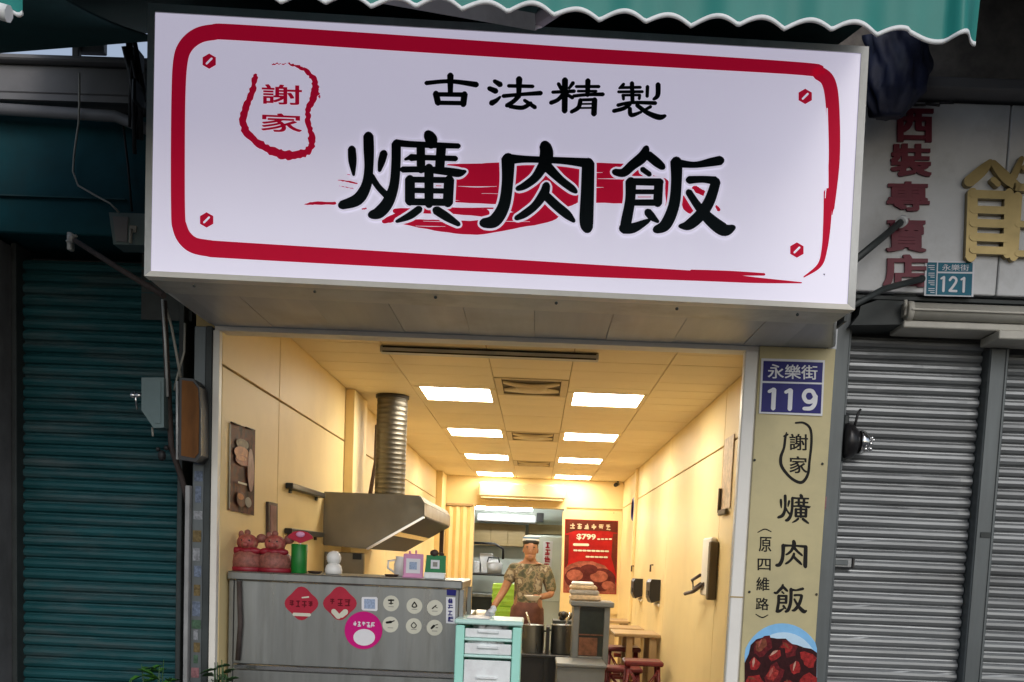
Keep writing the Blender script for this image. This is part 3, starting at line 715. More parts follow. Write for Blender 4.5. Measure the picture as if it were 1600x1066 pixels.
# ------------------------------------------------------------------ right neighbour
rn = thing('neighbour_building', (1.9, .2, 0), 'grey shuttered tailor shop building with white board above its shutters', 'building')
MB().box(1.264, .04, 0, 1.335, .4, 2.66, .004).build('steel_column', 'post_steel', rn)
MB().box(1.24, .05, 2.655, 5, .45, 3.47).build('board_backing', 'concrete', rn)
MB().box(1.262, -.06, 2.66, 1.908, .048, 3.44, .004).build('board_panel', 'board_white', rn)
MB().box(1.914, -.06, 2.66, 2.9, .048, 3.44, .004).build('board_panel', 'board_white', rn)
MB().box(2.906, -.06, 2.66, 5, .048, 3.44, .004).build('board_panel', 'board_white', rn)
MB().box(1.24, -.16, 3.455, 5, .45, 3.50, .006).build('ledge', 'grey_beam', rn)
MB().box(1.15, -.12, 3.50, 5, .45, 3.92, .006).build('beam', 'concrete_brown', rn)
MB().box(1.2, -.2, 3.925, 5, .5, 3.99, .006).build('beam_flange', 'grey_beam', rn)
MB().box(1.3, -.3, 4.0, 5, .5, 4.06, .006).build('gutter', 'grey_beam', rn)
MB().box(1.35, .55, 0, 6, 9, 3.4).build('shell', 'concrete', rn)
MB().box(1.24, -.035, 2.632, 5, .3, 2.652, .003).build('board_sill', 'dark_steel', rn)
MB().prism([at(1342, 492, y=-.03), at(1345, 478, y=-.03), at(1420, 452, y=-.03), at(1436, 455, y=-.03), at(1412, 507, y=-.03), at(1330, 508, y=-.03)], (0, .2, 0)).build('flashing', 'dark_steel', rn)
mb = MB()
for k in range(4):
    mb.tube([at(1402 + k * 22, 162 + k * .5 + random.uniform(-3, 3), y=-.18), at(1424 + k * 22, 162.5 + k * .5 + random.uniform(-4, 2), y=-.18)], .006, 5)
mb.build('cable', 'cable_black', rn)
# characters on the board
yb = -.0612
lt = thing('board_lettering', (1.5, -.06, 2.7), 'column of five dark red characters fixed down the white board', 'lettering')
for ch, bx in (('西', (1399, 169, 1459, 221)), ('裝', (1392, 224, 1456, 275)), ('專', (1386, 283, 1453, 329)), ('賣', (1385, 341, 1448, 393)), ('店', (1380, 397, 1450, 448))):
    mb = MB(); k = 0
    for ddx in (-2.6, -1.3, 0, 1.3, 2.6):
        for ddy in (-1.2, 0, 1.2):
            b_ = MB(); k += 1
            text_quad(b_, ch, rect(bx[0] + 2.6 + ddx, bx[1] + 1.2 + ddy, bx[2] - 2.6 + ddx, bx[3] - 1.2 + ddy, slope=.015), lambda x, y: at(x, y, y=yb - .012 - k * 3e-5), 0)
            front = list(b_.v); n0 = len(front); cnt = {}
            b_.add([p + Vector((0, .0115, 0)) for p in front], [])
            for f in list(b_.f):
                for a, b in zip(f, f[1:] + f[:1]): cnt[(min(a, b), max(a, b))] = cnt.get((min(a, b), max(a, b)), 0) + 1
            for (a, b), c in cnt.items():
                if c == 1: b_.f.append((a, b, b + n0, a + n0)); b_.sm.append(False)
            mb.add(b_.v, b_.f)
    mb.build('character', 'dark_red_letter', lt, recalc=False)
def gold_char(strokes, label):
    mb = MB()
    for i, s in enumerate(strokes):
        V, F = stroke_faces(s); d = .028 + .0006 * i
        n = len(V)
        f3 = [at(x, y, y=yb - d) for x, y in V]; nn = (n - 10) // 2
        path = list(range(nn)) + list(range(nn + 5, nn + 10)) + list(range(2 * nn - 1, nn - 1, -1))
        mb.add(f3, F)
        L = list(range(0, nn)); Rr = list(range(nn, 2 * nn)); c0 = list(range(2 * nn, 2 * nn + 5)); c1 = list(range(2 * nn + 5, 2 * nn + 10))
        loop = L + c1 + Rr[::-1] + c0[::1]
        loop = [f3[k] for k in loop]; back = [p + Vector((0, d - .001, 0)) for p in loop]; m_ = len(loop)
        mb.add(loop + back, [(k, (k + 1) % m_, m_ + (k + 1) % m_, m_ + k) for k in range(m_)])
    o = mb.v[0].copy(); return mb.build('gold_character', 'gold', recalc=False, origin=o, label=label, cat='lettering', group='raised gold characters on the white board')
gold_char([[(1548, 252, 8), (1535, 266, 17), (1514, 284, 18)], [(1552, 254, 10), (1570, 275, 17), (1590, 292, 14)], [(1520, 300, 16), (1519, 350, 17), (1517, 402, 17)], [(1577, 300, 14), (1574, 398, 13)],
           [(1520, 303, 13), (1575, 305, 13)], [(1520, 327, 12), (1574, 329, 12)], [(1520, 348, 13), (1574, 350, 13)], [(1520, 370, 13), (1574, 372, 13)], [(1520, 390, 12), (1572, 392, 12)], [(1552, 280, 9), (1560, 288, 9)]],
          'raised gold character with a pointed roof stroke above stacked bars on the white board')
gold_char([[(1597, 247, 8), (1584, 276, 12)], [(1586, 292, 12), (1640, 296, 12)], [(1590, 306, 15), (1587, 350, 15), (1584, 402, 14)], [(1645, 306, 14), (1641, 402, 14)], [(1590, 350, 10), (1645, 352, 10)], [(1590, 396, 10), (1645, 398, 10)], [(1600, 262, 10), (1660, 262, 10)]],
          'raised gold character cut off at the far end of the white board')
p121 = thing('number_plate', at(1485, 462, y=yb), 'weathered teal house number plate reading 121 at the white board bottom', 'number plate')
MB().prism([at(a, b, y=yb - .006) for a, b in [(1446, 407), (1523, 409), (1521, 464), (1444, 462)]], (0, .005, 0)).build('plate', 'plate_white', p121)
fp = lambda x, y, l=.0072: at(x, y, y=yb - l)
flat('plate_ground', [(1449, 410), (1464, 410.3), (1462, 460.5), (1447, 460)], fp, 'plate_teal', p121)
flat('plate_ground', [(1466, 410.4), (1520, 411), (1519.5, 425), (1465.5, 424.3)], fp, 'plate_teal', p121)
flat('plate_ground', [(1465.3, 427), (1519.4, 427.8), (1518, 462), (1464, 460.6)], fp, 'plate_teal', p121)
fp2 = lambda x, y: fp(x, y, .0082)
for dg in ([[(1470.5, 435.5, 3), (1475, 433, 3.4)], [(1475, 433, 4), (1474, 455, 4)]],
           [[(1484, 438, 3.6), (1488, 433.5, 3.6), (1493, 435, 3.8), (1494, 440, 3.8), (1489, 448, 3.8), (1483.5, 454.5, 3.6)], [(1483.5, 454.5, 3.6), (1494.5, 455, 3.6)]],
           [[(1502, 437, 3), (1506.5, 434.4, 3.4)], [(1506.5, 434.4, 4), (1505.5, 456, 4)]]):
    strokes_obj('digit', dg, lambda x, y, l: fp(x, y, .0082 + l), 0, 'plate_white', p121)
mb = MB(); text_quad(mb, '永樂街', rect(1472, 413, 1514, 423, .01), fp2, .004); mb.build('street_name', 'plate_white', p121, recalc=False)
mb = MB()
for k in range(4):
    for j in range(3): poly2mesh(mb, *stroke_faces([(1451 + (j == 2) * 3, 415 + k * 12 + j * 3, 1.1), (1460, 415 + k * 12 + j * 3.2, 1.1)]), fp2)
mb.build('small_print', 'plate_white', p121, recalc=False)
# struts of the sign on this side
s1 = thing('sign_strut', at(1410, 346, y=-.12), 'dark strut with a round white end cap reaching from the sign to the red characters', 'strut')
MB().tube([at(1332, 410, y=-.40), at(1408, 347, y=-.12)], .015).build('rod', 'dark_steel', s1)
MB().tube([at(1407, 348, y=-.125), at(1411, 345, y=-.105)], .023, 14).build('end_cap', 'white_trim', s1)
s2 = thing('sign_strut', at(1430, 432, y=-.1), 'dark lower strut bracing the sign corner below the red characters', 'strut')
MB().tube([at(1325, 482, y=-.45), at(1380, 452, y=-.25), at(1440, 436, y=-.1)], .013).build('rod', 'dark_steel', s2)
MB().ball(at(1440, 436, y=-.095), .016).build('end_cap', 'dark_steel', s2)
# roller housing
rh = thing('shutter_housing', at(1500, 510, y=-.05), 'cream ribbed roller housing above the grey shutters', 'shutter housing')
a, b = at(1418, 488, y=-.06), at(1418, 500, y=-.06)
MB().tube([(1.542, -.06, 2.583), (5, -.06, 2.583)], .036, 18).tube([(1.535, -.06, 2.583), (1.56, -.06, 2.583)], .040, 18).build('roller', 'cream_tube', rh)
MB().box(1.545, -.105, 2.577, 5, -.085, 2.586, .002).box(1.53, -.06, 2.515, 5, .12, 2.545, .004).build('lip', 'cream_tube', rh)
MB().box(1.925, -.09, 2.475, 5, .1, 2.512, .004).build('lower_lip', 'cream_tube', rh)
MB().box(1.525, -.075, 2.56, 1.536, .05, 2.62, .003).tube([(1.522, -.07, 2.59), (1.522, -.09, 2.60), (1.522, -.085, 2.62)], .008, 6).build('end_plate', 'cream_tube', rh)
# shutters
s_a = thing('roller_shutter', (1.65, .16, 0), 'grey galvanised roller shutter next to the beige shop strip, with lock plate', 'shutter', 'grey galvanised shutters of the tailor shop')
shutter(s_a, 1.345, 1.962, .16, 2.56, .0497, .016, 'galv')
MB().box(1.337, .08, 0, 1.352, .25, 2.56, .002).build('guide_rail', 'post_steel', s_a)
s_b = thing('roller_shutter', (2.6, .16, 0), 'grey galvanised roller shutter beyond the dividing post, mostly out of view', 'shutter', 'grey galvanised shutters of the tailor shop')
shutter(s_b, 2.058, 3.2, .16, 2.50, .0497, .016, 'galv')
pt = thing('divider_post', (2.01, .14, 0), 'plain grey steel post between the two galvanised shutters', 'post')
MB().box(1.966, .085, 0, 2.052, .25, 2.472, .004).build('post', 'post_steel', pt)
MB().box(1.972, .079, 0, 1.980, .0845, 2.47).box(2.038, .079, 0, 2.046, .0845, 2.47).build('flange', 'post_steel', pt)
c = at(1540, 836, y=.082); MB().box(c.x - .022, .080, c.z - .012, c.x + .022, .0845, c.z + .012).build('label_plate', 'dark_steel', pt)
lk = thing('lock_plate', at(1312, 880, y=.13), 'small rectangular lock plate on the grey shutter with black ends', 'lock')
c = at(1312, 879, y=.12); MB().box(c.x - .055, .118, c.z - .021, c.x + .055, .150, c.z + .021, .003).build('plate', 'galv', lk)
MB().box(c.x - .032, .112, c.z - .012, c.x + .036, .1175, c.z + .012, .002).build('slot', 'post_steel', lk)
MB().box(c.x - .068, .112, c.z - .020, c.x - .0555, .15, c.z + .022, .002).box(c.x + .0555, .114, c.z - .024, c.x + .066, .15, c.z + .022, .002).build('end_stop', 'black_plastic', lk)
bell = thing('alarm_bell', at(1325, 690, y=.06), 'round black device with a chrome dome and hanging bits on the steel column', 'bell')
c = at(1322, 690, y=.08)
MB().lathe([(.03, -.02), (.078, -.015), (.084, .0), (.078, .022), (.060, .04), (.045, .055)], c, 24, axis='x').build('housing', 'black_plastic', bell)
MB().lathe([(.052, .056), (.055, .066), (.040, .095), (.018, .108), (.0, .11)], c, 18, axis='x').build('dome', 'chrome', bell)
mb = MB()
for k in range(5): MB().ball((c.x + .095 + random.uniform(-.02, .03), c.y - .03 + random.uniform(-.02, .01), c.z + random.uniform(-.045, .03)), random.uniform(.008, .014), 8, 5).build('fitting', 'chrome', bell)
MB().box(c.x - .02, c.y - .02, c.z - .085, c.x + .002, c.y + .02, c.z + .115, .004).build('bracket', 'dark_steel', bell)
MB().tube([(c.x + .02, c.y - .03, c.z + .05), (c.x + .03, c.y - .05, c.z + .12), (c.x + .05, c.y - .01, c.z + .14)], .006, 6).build('cable', 'cable_black', bell)
c = at(1290, 788, y=-.004); MB().box(1.2635, .02, c.z - .02, 1.275, .0385, c.z + .035).build('sticker', 'sticker_pink', rn)

# rolled tarpaulin hanging at the sign corner
tp = MB()
n1, n2 = 30, 44
for i in range(n1 + 1):
    v = i / n1
    for j in range(n2):
        t = 2 * math.pi * j / n2
        r_ = .118 * (1 - .5 * max(0, v - .7) / .3) * (1 + .10 * math.sin(5 * t + 6 * v) + .10 * math.sin(9 * t - 11 * v) + .05 * math.sin(17 * t + 9 * v))
        base = at(1402 - 30 * max(0, v - .45), 55 + 128 * v, y=-.30)
        tp.v.append(base + Vector((r_ * math.cos(t) * .98, r_ * .55 * math.sin(t), 0)))
for i in range(n1):
    for j in range(n2):
        j2 = (j + 1) % n2; tp.f.append((i * n2 + j, i * n2 + j2, (i + 1) * n2 + j2, (i + 1) * n2 + j)); tp.sm.append(True)
tp.f.append(tuple(range(n1 * n2, n1 * n2 + n2))); tp.sm.append(True)
tp.build('rolled_tarpaulin', 'tarp_navy', origin=at(1385, 180, y=-.3), label='dark navy tarpaulin bundle hanging beside the sign under the green awning', cat='tarpaulin')

# ------------------------------------------------------------------ awnings
aw = thing('awning', (-.05, -1.7, 2.9), 'green canvas awning with white scalloped valance above the signboard', 'awning')
def valance(x0, x1, z_lo, z_hi, amp, pitch, phase, y, parent, zslope=0, end_long=False):
    n = int((x1 - x0) / .008); g = MB(); tr = MB(); pts = []
    for i in range(n + 1):
        x = x0 + (x1 - x0) * i / n
        t = (x - phase) / pitch
        z = z_lo + amp * (abs(math.cos(math.pi * t)) ** 1.0) - amp * .15 + zslope * (x - x0)
        if end_long and x > x1 - .20:
            e = (x - (x1 - .20)) / .20; z = z_lo + amp * (1 - math.sin(min(1, e * 1.25) * math.pi)) * 1.0 - .012 + zslope * (x - x0)
        yy = y + .006 * math.sin(x * 23) + .003 * math.sin(x * 51 + 1) + .008 * math.sin(x * 7)
        if end_long and x > x1 - .10: yy += -.035 * math.sin((x - x1 + .10) / .10 * math.pi * 1.5)
        pts.append((x, yy, z))
    m_ = 8; V = []
    for (x, yy, z) in pts:
        for j in range(m_ + 1):
            f = j / m_; zz = z + .012 + (z_hi - z - .012) * f; V.append((x, y + (yy - y) * (1 - .6 * f), zz))
    F = [(i * (m_ + 1) + j, (i + 1) * (m_ + 1) + j, (i + 1) * (m_ + 1) + j + 1, i * (m_ + 1) + j + 1) for i in range(n) for j in range(m_)]
    g.add(V, F, True)
    V2 = [(x, yy - .003, z + dz) for (x, yy, z) in pts for dz in (0, .0105)] + [(x, yy + .003, z + dz) for (x, yy, z) in pts for dz in (0, .0105)]
    k0 = 2 * (n + 1)
    F2 = []
    for i in range(n):
        F2 += [(2 * i, 2 * i + 2, 2 * i + 3, 2 * i + 1), (k0 + 2 * i, k0 + 2 * i + 1, k0 + 2 * i + 3, k0 + 2 * i + 2), (2 * i, k0 + 2 * i, k0 + 2 * i + 2, 2 * i + 2), (2 * i + 1, 2 * i + 3, k0 + 2 * i + 3, k0 + 2 * i + 1)]
    tr.add(V2, F2, True)
    g.build('valance', 'awning_green', parent); tr.build('scalloped_trim', 'white_trim', parent)
ph = at(974, 5, y=-1.7).x
valance(-2.22, 1.13, 2.9657, 3.25, .024, .1236, ph, -1.7, aw, zslope=-.0255, end_long=True)
def canopy(x0, x1, y0, z0, y1, z1, m, parent):
    nx, ny = 24, 10; V = []; F = []
    for k in (0, 1):
        for i in range(nx + 1):
            for j in range(ny + 1):
                u = i / nx; v = j / ny; sag = -.035 * math.sin(v * math.pi) - .012 * math.sin(u * nx * .8)
                V.append((x0 + (x1 - x0) * u, y0 + (y1 - y0) * v, z0 + (z1 - z0) * v + sag + k * .006))
    n_ = (nx + 1) * (ny + 1)
    for k in (0, 1):
        for i in range(nx):
            for j in range(ny):
                a = k * n_ + i * (ny + 1) + j; F.append((a, a + ny + 1, a + ny + 2, a + 1))
    return MB().add(V, F, True).build('canopy', m, parent, recalc=False)
canopy(-2.22, 1.13, -1.7, 3.25, .012, 3.655, 'awning_shaded', aw)
MB().tube([(-2.22, -1.68, 3.22), (1.12, -1.68, 3.22)], .02).build('front_bar', 'alu', aw)
p, q_ = at(842, 30, y=-1.15), at(600, -14, y=-.95)
MB().tube([p, q_], [.036, .04], 4, smooth=False).ball(p, .026).build('folding_arm', 'alu', aw)
p, q_ = at(842, 30, y=-1.15), at(990, -70, y=-1.6)
MB().tube([p, q_], .026, 6).build('folding_arm', 'grey_beam', aw)
aw2 = thing('awning', (-2.2, -1.7, 2.87), 'green awning seen from its shade-darkened underside over the teal shutter, its valance corner showing', 'awning')
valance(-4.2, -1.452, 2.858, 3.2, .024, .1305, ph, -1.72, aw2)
c2_ = MB(); V = []; nx, ny = 20, 10
for k in (0, 1):
    for i in range(nx + 1):
        for j in range(ny + 1):
            u = i / nx; v = j / ny; x = -4.6 + u * 3.08
            zb_ = 3.314 + (x + 2.154) * .105
            V.append((x, -1.66 + v * 1.16, 3.02 + (zb_ - 3.02) * v - .03 * math.sin(v * math.pi) * (.6 + .4 * math.sin(i * 1.3)) + k * .006))
n_ = (nx + 1) * (ny + 1)
c2_.add(V, [(k * n_ + i * (ny + 1) + j, k * n_ + (i + 1) * (ny + 1) + j, k * n_ + (i + 1) * (ny + 1) + j + 1, k * n_ + i * (ny + 1) + j + 1) for k in (0, 1) for i in range(nx) for j in range(ny)], True)
c2_.build('canopy', 'awning_shaded', aw2, recalc=False)
MB().tube([at(-20, 12, y=-1.74), at(14, 22, y=-1.74)], .022).build('roller_end', 'white_trim', aw2)

aw3 = thing('awning', (2.6, -.6, 3.4), 'dark grey awning sheet over the white board of the tailor shop', 'awning')
canopy(1.32, 4.6, -1.12, 3.40, -.02, 4.10, 'roof_sheet', aw3)
MB().box(1.32, -1.132, 3.34, 4.6, -1.122, 3.42).build('fascia', 'roof_sheet', aw3)
# ------------------------------------------------------------------ pillar strip with the house number
ps = thing('pillar_sign', (1.1, 0, 0), 'tall beige pillar sign with vertical black characters and a food photo', 'sign')
YP = -.008
MB().box(.934, YP, .4, 1.262, .0035, 2.424, .002).build('panel', 'beige_strip', ps)
on_p = lambda x, y, l=.001: at(x, y, y=YP - l)
ring = [[(1243, 661, 3), (1256, 661, 3.6), (1266, 670, 4), (1268, 690, 4), (1265, 720, 4), (1262, 742, 4.5), (1252, 754, 5), (1236, 747, 4.5), (1222, 730, 5), (1220, 715, 5), (1225, 700, 4), (1227, 685, 4), (1229, 676, 2)], [(1225, 682, 3), (1231, 679, 3)]]
strokes_obj('seal_ring', ring, lambda x, y, l: on_p(x, y, l), .001, 'print_black', ps)
for ch, bx, b in (('謝', (1234, 678, 1262, 703), .016), ('家', (1234, 713, 1261, 739), .016)):
    text_bold(ch, rect(*bx), lambda x, y, l: on_p(x, y, .001 + l), 'print_black', ps, .5)
for nm, bx in (('kuang', (1216, 774, 1266, 818)), ('rou', (1213, 846, 1259, 886)), ('fan', (1210, 914, 1260, 956))):
    strokes_obj('character', glyph_to(nm, *bx, thin=1.0), lambda x, y, l: on_p(x, y, l), .001, 'print_black', ps, grow=.25)
for ch, bx in (('原', (1186, 839, 1205, 862)), ('四', (1184, 873, 1204, 891)), ('維', (1182, 902, 1202, 923)), ('路', (1181, 934, 1201, 953))):
    text_bold(ch, rect(*bx), lambda x, y, l: on_p(x, y, .001 + l), 'print_black', ps, .35)
strokes_obj('bracket_mark', [[(1184, 832, 1.5), (1195, 827, 2), (1205, 831, 1.5)], [(1181, 960, 1.5), (1191, 965, 2), (1200, 961, 1.5)]], lambda x, y, l: on_p(x, y, l), .001, 'print_black', ps)
for (x, y) in ((1179, 719), (1285, 725), (1171, 925), (1276, 929), (1293, 543)):
    MB().ball(on_p(x, y, .002), .006, 8, 5).build('screw', 'dark_steel' if y > 600 else 'chrome', ps)
clip = lambda pts: [(min(max(x, 1163.5), 1276.5), y) for x, y in pts]
flat('dish_rim', clip(disc_pts(1222, 1046, 64, 72, 40)), lambda x, y: on_p(x, y, .0008), 'dish_blue', ps)
flat('dish_well', clip(disc_pts(1224, 1050, 56, 62, 40)), lambda x, y: on_p(x, y, .0016), 'dish_pale', ps)
blob = [(1163.5, 1036), (1170, 1022), (1173, 1008), (1182, 999), (1196, 995), (1214, 998), (1228, 998), (1236, 1006), (1246, 1008), (1256, 1012), (1268, 1014), (1276.5, 1020), (1275, 1160), (1163.5, 1160)]
flat('braised_meat', blob, lambda x, y: on_p(x, y, .0024), 'meat_dark', ps)
rr_ = random.Random(5); lay = .0028
for gx, gy, sz in [(1192, 1010, 21), (1232, 1014, 20), (1262, 1030, 20), (1214, 1026, 22), (1182, 1040, 22), (1246, 1046, 23), (1210, 1056, 24), (1178, 1066, 20), (1264, 1066, 22), (1234, 1074, 22), (1196, 1084, 20)]:
    an = rr_.uniform(0, 3.1); el = rr_.uniform(1.1, 1.5); n_ = 11
    pts = []
    for k in range(n_):
        t = 2 * math.pi * k / n_; q = sz * rr_.uniform(.72, 1.15); a_, b_ = q * el * .62 * math.cos(t), q * .62 * math.sin(t)
        pts.append((gx + a_ * math.cos(an) - b_ * math.sin(an), gy + a_ * math.sin(an) + b_ * math.cos(an)))
    lay += .00006
    flat('meat_chunk', clip(pts), lambda x, y: on_p(x, y, lay), rr_.choice(['meat_dark2', 'meat_red', 'meat_dark']), ps)
    lay += .00006
    flat('meat_facet', clip([(gx + (x - gx) * .62 - sz * .12, gy + (y - gy) * .6 - sz * .10) for x, y in pts]), lambda x, y: on_p(x, y, lay), rr_.choice(['meat_red2', 'meat_red', 'meat_red', 'meat_brown']), ps)
    lay += .00006
    hx, hy = gx - sz * .2, gy - sz * .25
    if gx < 1262: strokes_obj('glaze', [[(hx - sz * .3 * math.cos(an), hy - sz * .3 * math.sin(an), .8), (hx, hy - 1, sz * rr_.uniform(.1, .2)), (hx + sz * .35 * math.cos(an), hy + sz * .35 * math.sin(an), .8)]], lambda x, y, l: on_p(x, y, lay + l), 0, rr_.choice(['meat_glaze', 'meat_brown', 'meat_glaze2']), ps)
np_ = thing('number_plate', on_p(1237, 648), 'blue house number plate reading 119 on the beige pillar', 'number plate')
MB().prism([on_p(a, b, .007) for a, b in [(1190, 560), (1289, 563), (1285, 650), (1186, 646)]], (0, .0055, 0)).build('plate', 'plate_white', np_)
flat('plate_ground', [(1193, 564), (1286, 566.5), (1284.5, 598), (1191.5, 595.5)], lambda x, y: on_p(x, y, .0082), 'plate_blue', np_)
flat('plate_ground', [(1191.4, 598.3), (1284.4, 600.8), (1282.5, 646.5), (1189, 643.5)], lambda x, y: on_p(x, y, .0082), 'plate_blue', np_)
text_bold('永樂街', rect(1200, 569, 1277, 591, .03), lambda x, y, l: on_p(x, y, .0092 + l), 'plate_white', np_, .35, 'street_name')
for dg in ([[(1201.5, 612, 5), (1209, 608.5, 6)], [(1209.5, 609, 7), (1208, 638.5, 7)]], [[(1227.5, 613, 5), (1235, 609.5, 6)], [(1235.5, 610, 7), (1234, 639.5, 7)]],
           [[(1274, 621, 6.4), (1269, 611.5, 6.4), (1260, 611.5, 6.4), (1256, 619, 6.4), (1260, 627, 6.4), (1268, 627.5, 6.4), (1274, 621, 6.4)], [(1274.5, 619, 6.4), (1273, 631, 6.4), (1267, 638, 6.4), (1256, 638.5, 5.4)]]):
    strokes_obj('digit', dg, lambda x, y, l: on_p(x, y, .0092 + l), 0, 'plate_white', np_)

# ================================================================== inside the shop
# lit ceiling panels and round ceiling fans
place = ['nearest the street', 'second from the street', 'third from the street', 'farthest from the street']
for side, (x0, x1) in (('hood', (-.885, -.372)), ('table', (.205, .715))):
    for k, (a, b) in enumerate(lights_y):
        t = thing('light_panel', ((x0 + x1) / 2, (a + b) / 2, ZC), f'lit square ceiling panel on the {side} side, {place[k]}', 'ceiling light', 'lit ceiling panels in two rows')
        MB().box(x0 + .012, a + .012, ZC - .001, x1 - .012, b - .012, ZC + .010).build('diffuser', 'panel_light', t)
        f = .011
        MB().box(xs[1 if x0 < 0 else 3] + .003, a + .001, ZC - .004, x0 + f, b - .001, ZC + .012).box(x1 - f, a + .001, ZC - .004, xs[2 if x0 < 0 else 4] - .003, b - .001, ZC + .012).box(x0 + f, a + .001, ZC - .004, x1 - f, a + f, ZC + .012).box(x0 + f, b - f, ZC - .004, x1 - f, b - .001, ZC + .012).build('frame', 'ceil_cream', t)
t0 = None
for k, (a, b) in enumerate(vents_y):
    lab = f'ceiling air diffuser with curved louvres between the light panels, {["nearest the street", "middle one of three", "farthest from the street"][k]}'
    if t0 is None:
        cx, cy = -.085, (a + b) / 2
        t0 = thing('ceiling_diffuser', (cx, cy, ZC), lab, 'air diffuser', 'ceiling air diffusers along the centre line')
        MB().box(xs[2] + .004, a + .004, ZC + .006, xs[3] - .004, b - .004, ZC + .014).build('backing', 'vent_dark', t0)
        MB().box(xs[2] + .004, a + .004, ZC - .006, xs[2] + .05, b - .004, ZC + .004, .003).box(xs[3] - .05, a + .004, ZC - .006, xs[3] - .004, b - .004, ZC + .004, .003).box(xs[2] + .052, a + .004, ZC - .006, xs[3] - .052, a + .05, ZC + .004, .003).box(xs[2] + .052, b - .05, ZC - .006, xs[3] - .052, b - .004, ZC + .004, .003).build('frame', 'vent_beige', t0)
        for s_, yc in ((1, a + .20), (-1, b - .20)):
            mb = MB(); V = []; F = []
            n = 16
            for i in range(n + 1):
                u = i / n * 2 - 1; x = cx + u * .19; bow = s_ * .085 * (1 - u * u)
                V += [(x, yc - .07 + bow, ZC - .004), (x, yc - .005 + bow * .6, ZC - .028 + .02 * u * u), (x, yc - .005 + bow * .6, ZC - .022 + .02 * u * u), (x, yc - .07 + bow, ZC + .003)]
            for i in range(n):
                for j in range(4): F.append((4 * i + j, 4 * i + (j + 1) % 4, 4 * i + 4 + (j + 1) % 4, 4 * i + 4 + j))
            mb.add(V, F, True).build('louvre', 'vent_beige', t0)
        MB().lathe([(.06, -.03), (.10, -.02), (.11, .0), (.10, .004)], (cx, cy, ZC), 20).build('hub', 'vent_beige', t0)
    else:
        o = copy_tree(t0); o.location = (-.085, (a + b) / 2, ZC); o['label'] = lab
rail = thing('air_curtain', (-.32, 1.4, 2.6), 'long dark aluminium bar fixed to the ceiling just inside the opening', 'bar')
MB().box(-.945, 1.36, 2.602, .305, 1.43, 2.639, .004).build('housing', 'alu', rail)
for z_ in (2.601, 2.628): MB().box(-.93, 1.354, z_, .29, 1.3595, z_ + .008, .001).build('strip', 'black_plastic', rail)
ac = thing('wall_air_conditioner', (-.245, 10.3, 2.32), 'long cream air conditioner mounted above the kitchen doorway', 'air conditioner')
MB().box(-.87, 10.12, 2.335, .375, 10.399, 2.54, .025).build('body', 'ac_cream', ac)
MB().box(-.83, 10.13, 2.315, .335, 10.36, 2.333, .006).build('air_flap', 'vent_beige', ac)
MB().ball((-.22, 10.118, 2.45), (.015, .004, .01), 8, 5).build('badge', 'vent_beige', ac)
cc = thing('security_camera', (1.1, 10.25, 2.55), 'small dark security camera in the far ceiling corner', 'camera')
MB().tube([(1.12, 10.3, 2.6), (1.08, 10.18, 2.575)], .028, 10).build('body', 'black_plastic', cc)
MB().box(1.11, 10.29, 2.6, 1.135, 10.32, 2.639).build('mount', 'dark_steel', cc)
fd = thing('folding_door', (-1.15, 10.33, 0), 'cream concertina folding door gathered beside the kitchen doorway', 'folding door')
x = XL + .10; k = 0
while x < DX0 - .05:
    s_ = .05; y0, y1 = (10.33, 10.37) if k % 2 else (10.37, 10.33)
    MB().prism([(x, y0, .02), (x + s_, y1, .02), (x + s_, y1 + .012, .02), (x, y0 + .012, .02)], (0, 0, 2.17)).build('pleat', 'wall_cream', fd); x += s_ + .001; k += 1

# posters and wall fittings, hood side
p1 = thing('menu_poster', (XL, .38, 1.64), 'glossy brown and orange food poster curling off the cream wall', 'poster')
fl = lambda x, y, l=.006: at(x, y, x=XL + l)
V = []; n = 10
quad = ((360, 660), (399, 672), (397, 806), (357, 797))
for i in range(n + 1):
    u = i / n; tl = [quad[0][k] * (1 - u) + quad[1][k] * u for k in (0, 1)]; bl = [quad[3][k] * (1 - u) + quad[2][k] * u for k in (0, 1)]
    l = .006 + .03 * max(0, u - .6) ** 1.2
    V += [fl(tl[0], tl[1], l), fl(bl[0], bl[1], l)]
MB().add(V, [(2 * i, 2 * i + 2, 2 * i + 3, 2 * i + 1) for i in range(n)], True).build('sheet', 'poster_food', p1, recalc=False)
for k, (ex, ey, ew, eh, m_) in enumerate([(379, 694, 10, 8, 'sticker_yellow'), (378, 708, 12, 10, 'poster_orange'), (380, 720, 12, 8, 'poster_red2'), (377, 716, 8, 4, 'poster_orange'), (392, 735, 5, 34, 'poster_mauve'), (377, 780, 7, 12, 'poster_meat_dark'), (376, 776, 5, 5, 'poster_orange'), (388, 785, 5, 8, 'print_grey')]):
    flat('dish_print', [(a, b + (a - ex) * .28) for a, b in disc_pts(ex, ey, ew, eh, 16)], lambda a, b: fl(a, b, .0125 + .0008 * k), m_, p1)
for nm, m_, Q in (('title_print', 'print_ivory', ((372, 752), (386, 756), (386, 759), (372, 755))), ('border_print', 'print_grey', ((358.5, 662), (361, 663), (359.5, 795), (357.5, 795)))):
    flat(nm, Q, lambda a, b: fl(a, b, .0200), m_, p1)
MB().tube([fl(361, 660, .012), fl(375, 665, .012)], .004, 6).tube([fl(384, 668, .012), fl(396, 672, .012)], .004, 6).build('clip', 'dark_wood', p1)
pl = thing('wall_plaque', (XL, .97, 1.4), 'narrow dark wooden plaque on the cream wall behind the red dolls', 'plaque')
MB().prism([fl(420, 784, .016), fl(434, 787, .016), fl(434, 842, .016), fl(420, 840, .016)], (-.015, 0, 0)).build('board', 'dark_wood', pl)
